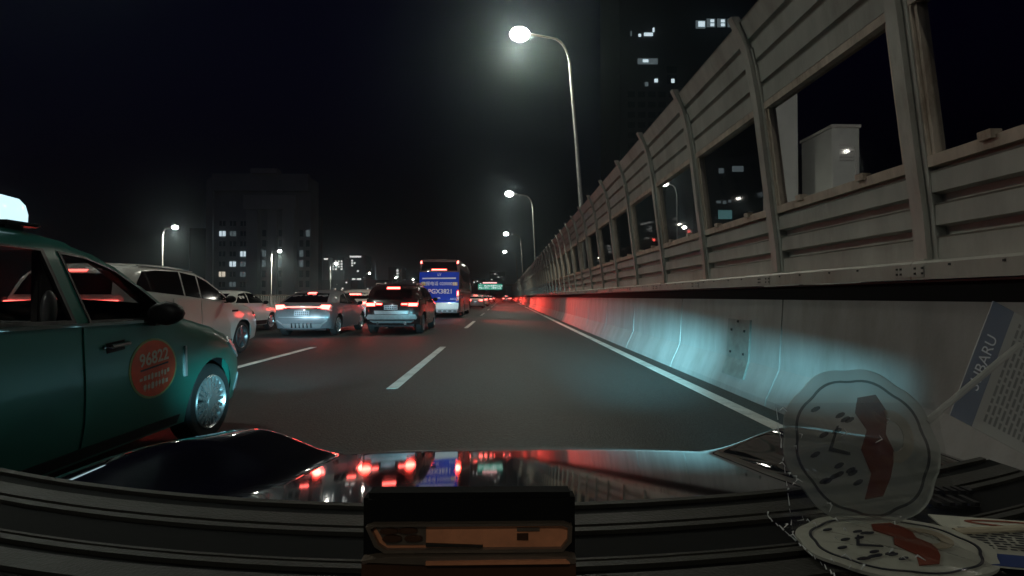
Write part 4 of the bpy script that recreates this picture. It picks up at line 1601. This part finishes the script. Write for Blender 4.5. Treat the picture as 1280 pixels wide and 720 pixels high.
patch('knob_panel', dpoly([(472, 654), (534, 654), (534, 676), (486, 676)]), fnf, .0035, .003, 'bezel', du, .03)
patch('inlay', dpoly([(534, 674), (604, 677), (604, 678.5), (534, 678)]), fnf, .005, .004, 'reflection_strip', du, .03)
patch('inlay', dpoly([(646, 656), (674, 656), (674, 660), (646, 660)]), fnf, .004, .003, 'bezel', du, .03)
patch('inlay', dpoly([(646, 663), (660, 663), (660, 671), (646, 671)]), fnf, .004, .003, 'brown', du, .03)
patch('lower_bezel', dpoly([(457, 690), (484, 686), (706, 686), (718, 690), (716, 695), (535, 695), (459, 691.5)]), fnf, .014, .016, 'bezel', du, .05)
patch('lower_panel', dpoly([(457, 696), (718, 696), (718, 745), (457, 745)]), fnf, .010, .012, 'brown', du, .05)
patch('lower_strip', dpoly([(536, 690), (705, 689), (710, 693), (536, 693.5)]), fnf, .018, .006, 'amber', du, .05)


# printed paddle in a clear bag, and its windscreen reflection as a translucent copy
def plane_fn(o, ux, uz, n):
    o, ux, uz, n = Vector(o), Vector(ux), Vector(uz), Vector(n)
    return lambda p, off: tuple(o + ux * p[0] + uz * p[1] + n * off)


def ell(cx_, cy_, rx, ry, n=24, rot=0, lob=0):
    out = []
    for k in range(n):
        a = 2 * math.pi * k / n
        m_ = 1 + lob * abs(math.cos(4.5 * a + .6)) * 1.6
        x, y = rx * m_ * math.cos(a), ry * m_ * math.sin(a)
        out.append((cx_ + x * math.cos(rot) - y * math.sin(rot), cy_ + x * math.sin(rot) + y * math.cos(rot)))
    return out


GH_PAPER, GH_INK, GH_RED, GH_TAN, GH_STICK = ghost('reflected_card', (.42, .45, .40), .5), ghost('reflected_ink', (.03, .035, .04), .6), ghost('reflected_red', (.16, .04, .022), .65), ghost('reflected_tan', (.45, .42, .33), .5), ghost('reflected_stick', (.5, .5, .46), .5)


def paddle(t, fn, S, mats, handle, stick='stick'):
    mp, mi, mr_, mt = mats
    patch('paddle_blade', ell(0, 0, S, S * .98, 72, 0, .028), fn, .002, .004, mp, t, S * .4)
    patch('printed_ring', ell(0, 0, S * .86, S * .84, 72, 0, .028), fn, .0035, .001, mi, t, S * .4, holes=(ell(0, 0, S * .83, S * .81, 72, 0, .028),))
    patch('printed_patch', [(S * a, S * b) for a, b in ((.05, .62), (.30, .66), (.42, .42), (.34, .15), (.42, -.1), (.30, -.4), (.16, -.62), (-.08, -.66), (.06, -.35), (-.02, -.05), (.10, .2), (-.02, .42))], fn, .004, .001, mr_, t, S * .3)
    arc = [(S * (.42 + .28 * math.cos(a)), S * (.12 + .34 * math.sin(a))) for a in [R(-100 + 20 * k) for k in range(11)]] + [(S * (.42 + .15 * math.cos(a)), S * (.12 + .2 * math.sin(a))) for a in [R(100 - 20 * k) for k in range(11)]]
    patch('printed_curl', arc, fn, .005, .001, mt, t, S * .3)
    rr = random.Random(4)
    for k in range(15):
        a, b = -.68 + .62 * rr.random(), -.55 + 1.1 * rr.random()
        if a * a + b * b > .55:
            continue
        patch('printed_dash', ell(S * a, S * b, S * .075, S * .028, 8, R(25)), fn, .004, .001, mi, t, S)
    patch('printed_hook', [(S * a, S * b) for a, b in ((-.30, .25), (-.27, .26), (-.40, -.02), (-.18, -.08), (-.18, -.12), (-.46, -.06))], fn, .0045, .001, mi, t, S)
    bm = bmesh.new()
    add_tube(bm, [fn((S * handle[0][0], S * handle[0][1]), 0), fn((S * handle[1][0], S * handle[1][1]), 0)], .0045, 8)
    obj('handle', bm, stick, t, 40)


def bag_sheet(t, fn, x0, x1, y0, y1, amp, seed):
    rr = random.Random(seed)
    ph_ = [(rr.uniform(20, 90), rr.uniform(20, 90), rr.uniform(0, 6)) for _ in range(7)]
    vs, fs = [], []
    N = 40
    for j in range(N + 1):
        for i in range(N + 1):
            x, y = x0 + (x1 - x0) * i / N, y0 + (y1 - y0) * j / N
            h = sum(abs(math.sin(a * x + b * y + c)) for a, b, c in ph_) / 7
            e = min(1, 4 * min(i, N - i, j, N - j) / N)
            vs.append(fn((x, y), .006 + amp * (h * .8 + .3) * (.3 + .7 * e)))
    for j in range(N):
        for i in range(N):
            a = j * (N + 1) + i
            fs.append((a, a + 1, a + N + 2, a + N + 1))
    return meshobj('clear_bag', vs, fs, 'bag', t, 25)


def film_glints(t, fn, x0, x1, y0, y1, seed, n):
    """glints on the clear film, modelled as white slivers along its seam and folds"""
    rr = random.Random(seed)
    y = y0
    while y < y1:
        l_ = rr.uniform(.004, .016)
        bm = bmesh.new()
        r_ = rr.uniform(.0004, .0013)
        add_tube(bm, [fn((x0 + rr.uniform(-.0015, .0015), y), .008), fn((x0 + rr.uniform(-.0015, .0015), y + l_), .010)], [r_, r_ * .4], 5)
        obj('bag_seam_glint', bm, 'glint', t)
        y += l_ + rr.uniform(.001, .014)
    for k in range(n):
        x, y = x0 + (x1 - x0) * rr.random() ** 2.2, rr.uniform(y0, y1)
        a = rr.choice((.5, 1.2, 1.9, 2.6)) + rr.uniform(-.3, .3)
        l_ = rr.uniform(.003, .010)
        bm = bmesh.new()
        r_ = rr.uniform(.0005, .0016)
        add_tube(bm, [fn((x, y), .010), fn((x + l_ * math.cos(a), y + l_ * math.sin(a)), .014), fn((x + l_ * 1.3 * math.cos(a + .5), y + l_ * 1.3 * math.sin(a + .5)), .012)], [r_ * .2, r_, r_ * .1], 5)
        obj('bag_fold_glint', bm, 'glint', t)


GP = 'printed paddles in clear bags'
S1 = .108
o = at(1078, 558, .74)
p1 = thing('printed_paddle', 'windscreen reflection of the cream paddle and its bag, built as an upright translucent paddle at the right', 'hand fan', (o.x, .74, ZD), GP)
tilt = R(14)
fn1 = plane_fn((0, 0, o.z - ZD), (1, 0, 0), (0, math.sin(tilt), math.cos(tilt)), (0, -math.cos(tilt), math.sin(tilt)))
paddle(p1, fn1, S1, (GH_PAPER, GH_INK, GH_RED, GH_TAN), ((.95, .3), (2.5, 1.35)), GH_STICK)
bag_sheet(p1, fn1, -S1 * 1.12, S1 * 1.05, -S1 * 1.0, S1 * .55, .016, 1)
film_glints(p1, fn1, -S1 * 1.1, S1 * .6, -S1 * .95, S1 * .5, 3, 16)
S2 = .115
p2 = thing('printed_paddle', 'small looking flat cream paddle in a clear bag lying on the dashboard', 'hand fan', (.50, .665, ZD + .012), GP)
fn2 = plane_fn((0, 0, .004), (1, .02, 0), (-.05, .62, .06), (0, -.1, 1))
paddle(p2, fn2, S2, (M['paper'], M['ink'], M['print_red'], M['print_tan']), ((.95, .42), (2.6, .55)))
bag_sheet(p2, fn2, -S2 * 1.15, S2 * .6, -S2 * 1.05, S2 * .95, .016, 2)
film_glints(p2, fn2, -S2 * 1.12, S2 * .3, -S2 * 1.0, S2 * .9, 8, 18)


def card(t, fn, w_, h_, mats, word):
    mp, mb, mi, mv_ = mats
    patch('card_sheet', [(0, 0), (w_, 0), (w_, h_ - .01), (w_ - .01, h_), (0, h_)], fn, .001, .002, mp, t, .05)
    patch('blue_band', [(.0, .0), (w_ * .22, 0), (w_ * .22, h_), (0, h_)], fn, .0016, .0005, mb, t, .05)
    vs_, fs_ = text_verts(word, w_ * .15)
    meshobj('lettering', [fn((w_ * .11 - y, h_ * .5 + x), .0024) for x, y, _ in vs_], fs_, 'white_print', t)
    bm = bmesh.new()
    rr = random.Random(9)
    for r in range(9):
        y = h_ * .08
        while y < h_ * .9:
            l_ = rr.uniform(.006, .02)
            q = [fn((w_ * (.30 + r * .05), y), .0022), fn((w_ * (.325 + r * .05), y), .0022), fn((w_ * (.325 + r * .05), y + l_), .0022), fn((w_ * (.30 + r * .05), y + l_), .0022)]
            bm.faces.new([bm.verts.new(v) for v in q])
            y += l_ + .004
    tag(obj('printed_lines', bm, mi, t), kind='stuff')
    patch('printed_mark', ell(w_ * .88, h_ * .5, w_ * .07, h_ * .32, 20), fn, .0022, .0006, mv_, t, .05, holes=(ell(w_ * .88, h_ * .5, w_ * .045, h_ * .28, 20),))


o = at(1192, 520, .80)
c1 = thing('printed_card', 'windscreen reflection of the blue banded card, built as a translucent card at the right edge', 'card', (o.x, .80, ZD))  # reflection of the flat card in the windscreen, built as a see-through card
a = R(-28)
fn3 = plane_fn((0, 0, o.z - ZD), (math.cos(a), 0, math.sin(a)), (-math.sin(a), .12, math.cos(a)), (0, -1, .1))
card(c1, fn3, .17, .20, (ghost('reflected_label', (.5, .53, .5), .45), ghost('reflected_blue', (.03, .10, .26), .45), ghost('reflected_text', (.04, .06, .08), .4), ghost('reflected_violet', (.14, .08, .13), .5)), 'SUBARU')
c2 = thing('printed_card', 'cream and blue card lying flat in the lower right corner', 'card', (.585, .62, ZD + .012))
fn4 = plane_fn((0, 0, 0), (.25, .93, .02), (.90, -.2, .0), (0, 0, 1))
card(c2, fn4, .15, .22, (M['paper'], M['print_blue'], M['ink'], M['print_red']), 'SUBARU')
# chrome vent grille at the right of the dashboard
for (pa, pb, x0_, x1_) in ((613, 617, 1170, 1222), (624, 632, 1152, 1232)):
    z = ZD + .01
    ya, yb = yrow(pb, z), yrow(pa, z)
    v = box('vent_grille', (x0_ - VX) / F_PX * ya, (x1_ - VX) / F_PX * ya, ya, yb, ZD, z, 'chrome', oc, .002)
    for k in range(5):
        xx = (x0_ + (x1_ - x0_) * (k + .5) / 5 - VX) / F_PX * ya
        box('vent_slat', xx - .004, xx + .004, ya - .003, yb + .003, z - .002, z + .004, 'black', v)

# ------------------------------------------------------------------ night air
HAZE = .0012
if HAZE:
    hm = bpy.data.materials.new('night_haze')
    hm.use_nodes = True
    n, l = hm.node_tree.nodes, hm.node_tree.links
    n.remove(n['Principled BSDF'])
    pv = n.new('ShaderNodeVolumePrincipled')
    pv.inputs['Color'].default_value = (.7, .9, 1, 1)
    pv.inputs['Density'].default_value = HAZE
    pv.inputs['Anisotropy'].default_value = .91
    l.new(pv.outputs[0], n['Material Output'].inputs['Volume'])
    bm = bmesh.new()
    add_box(bm, -920, 920, -70, 1520, -1.5, 118)
    tag(obj('haze', bm, hm), kind='stuff')
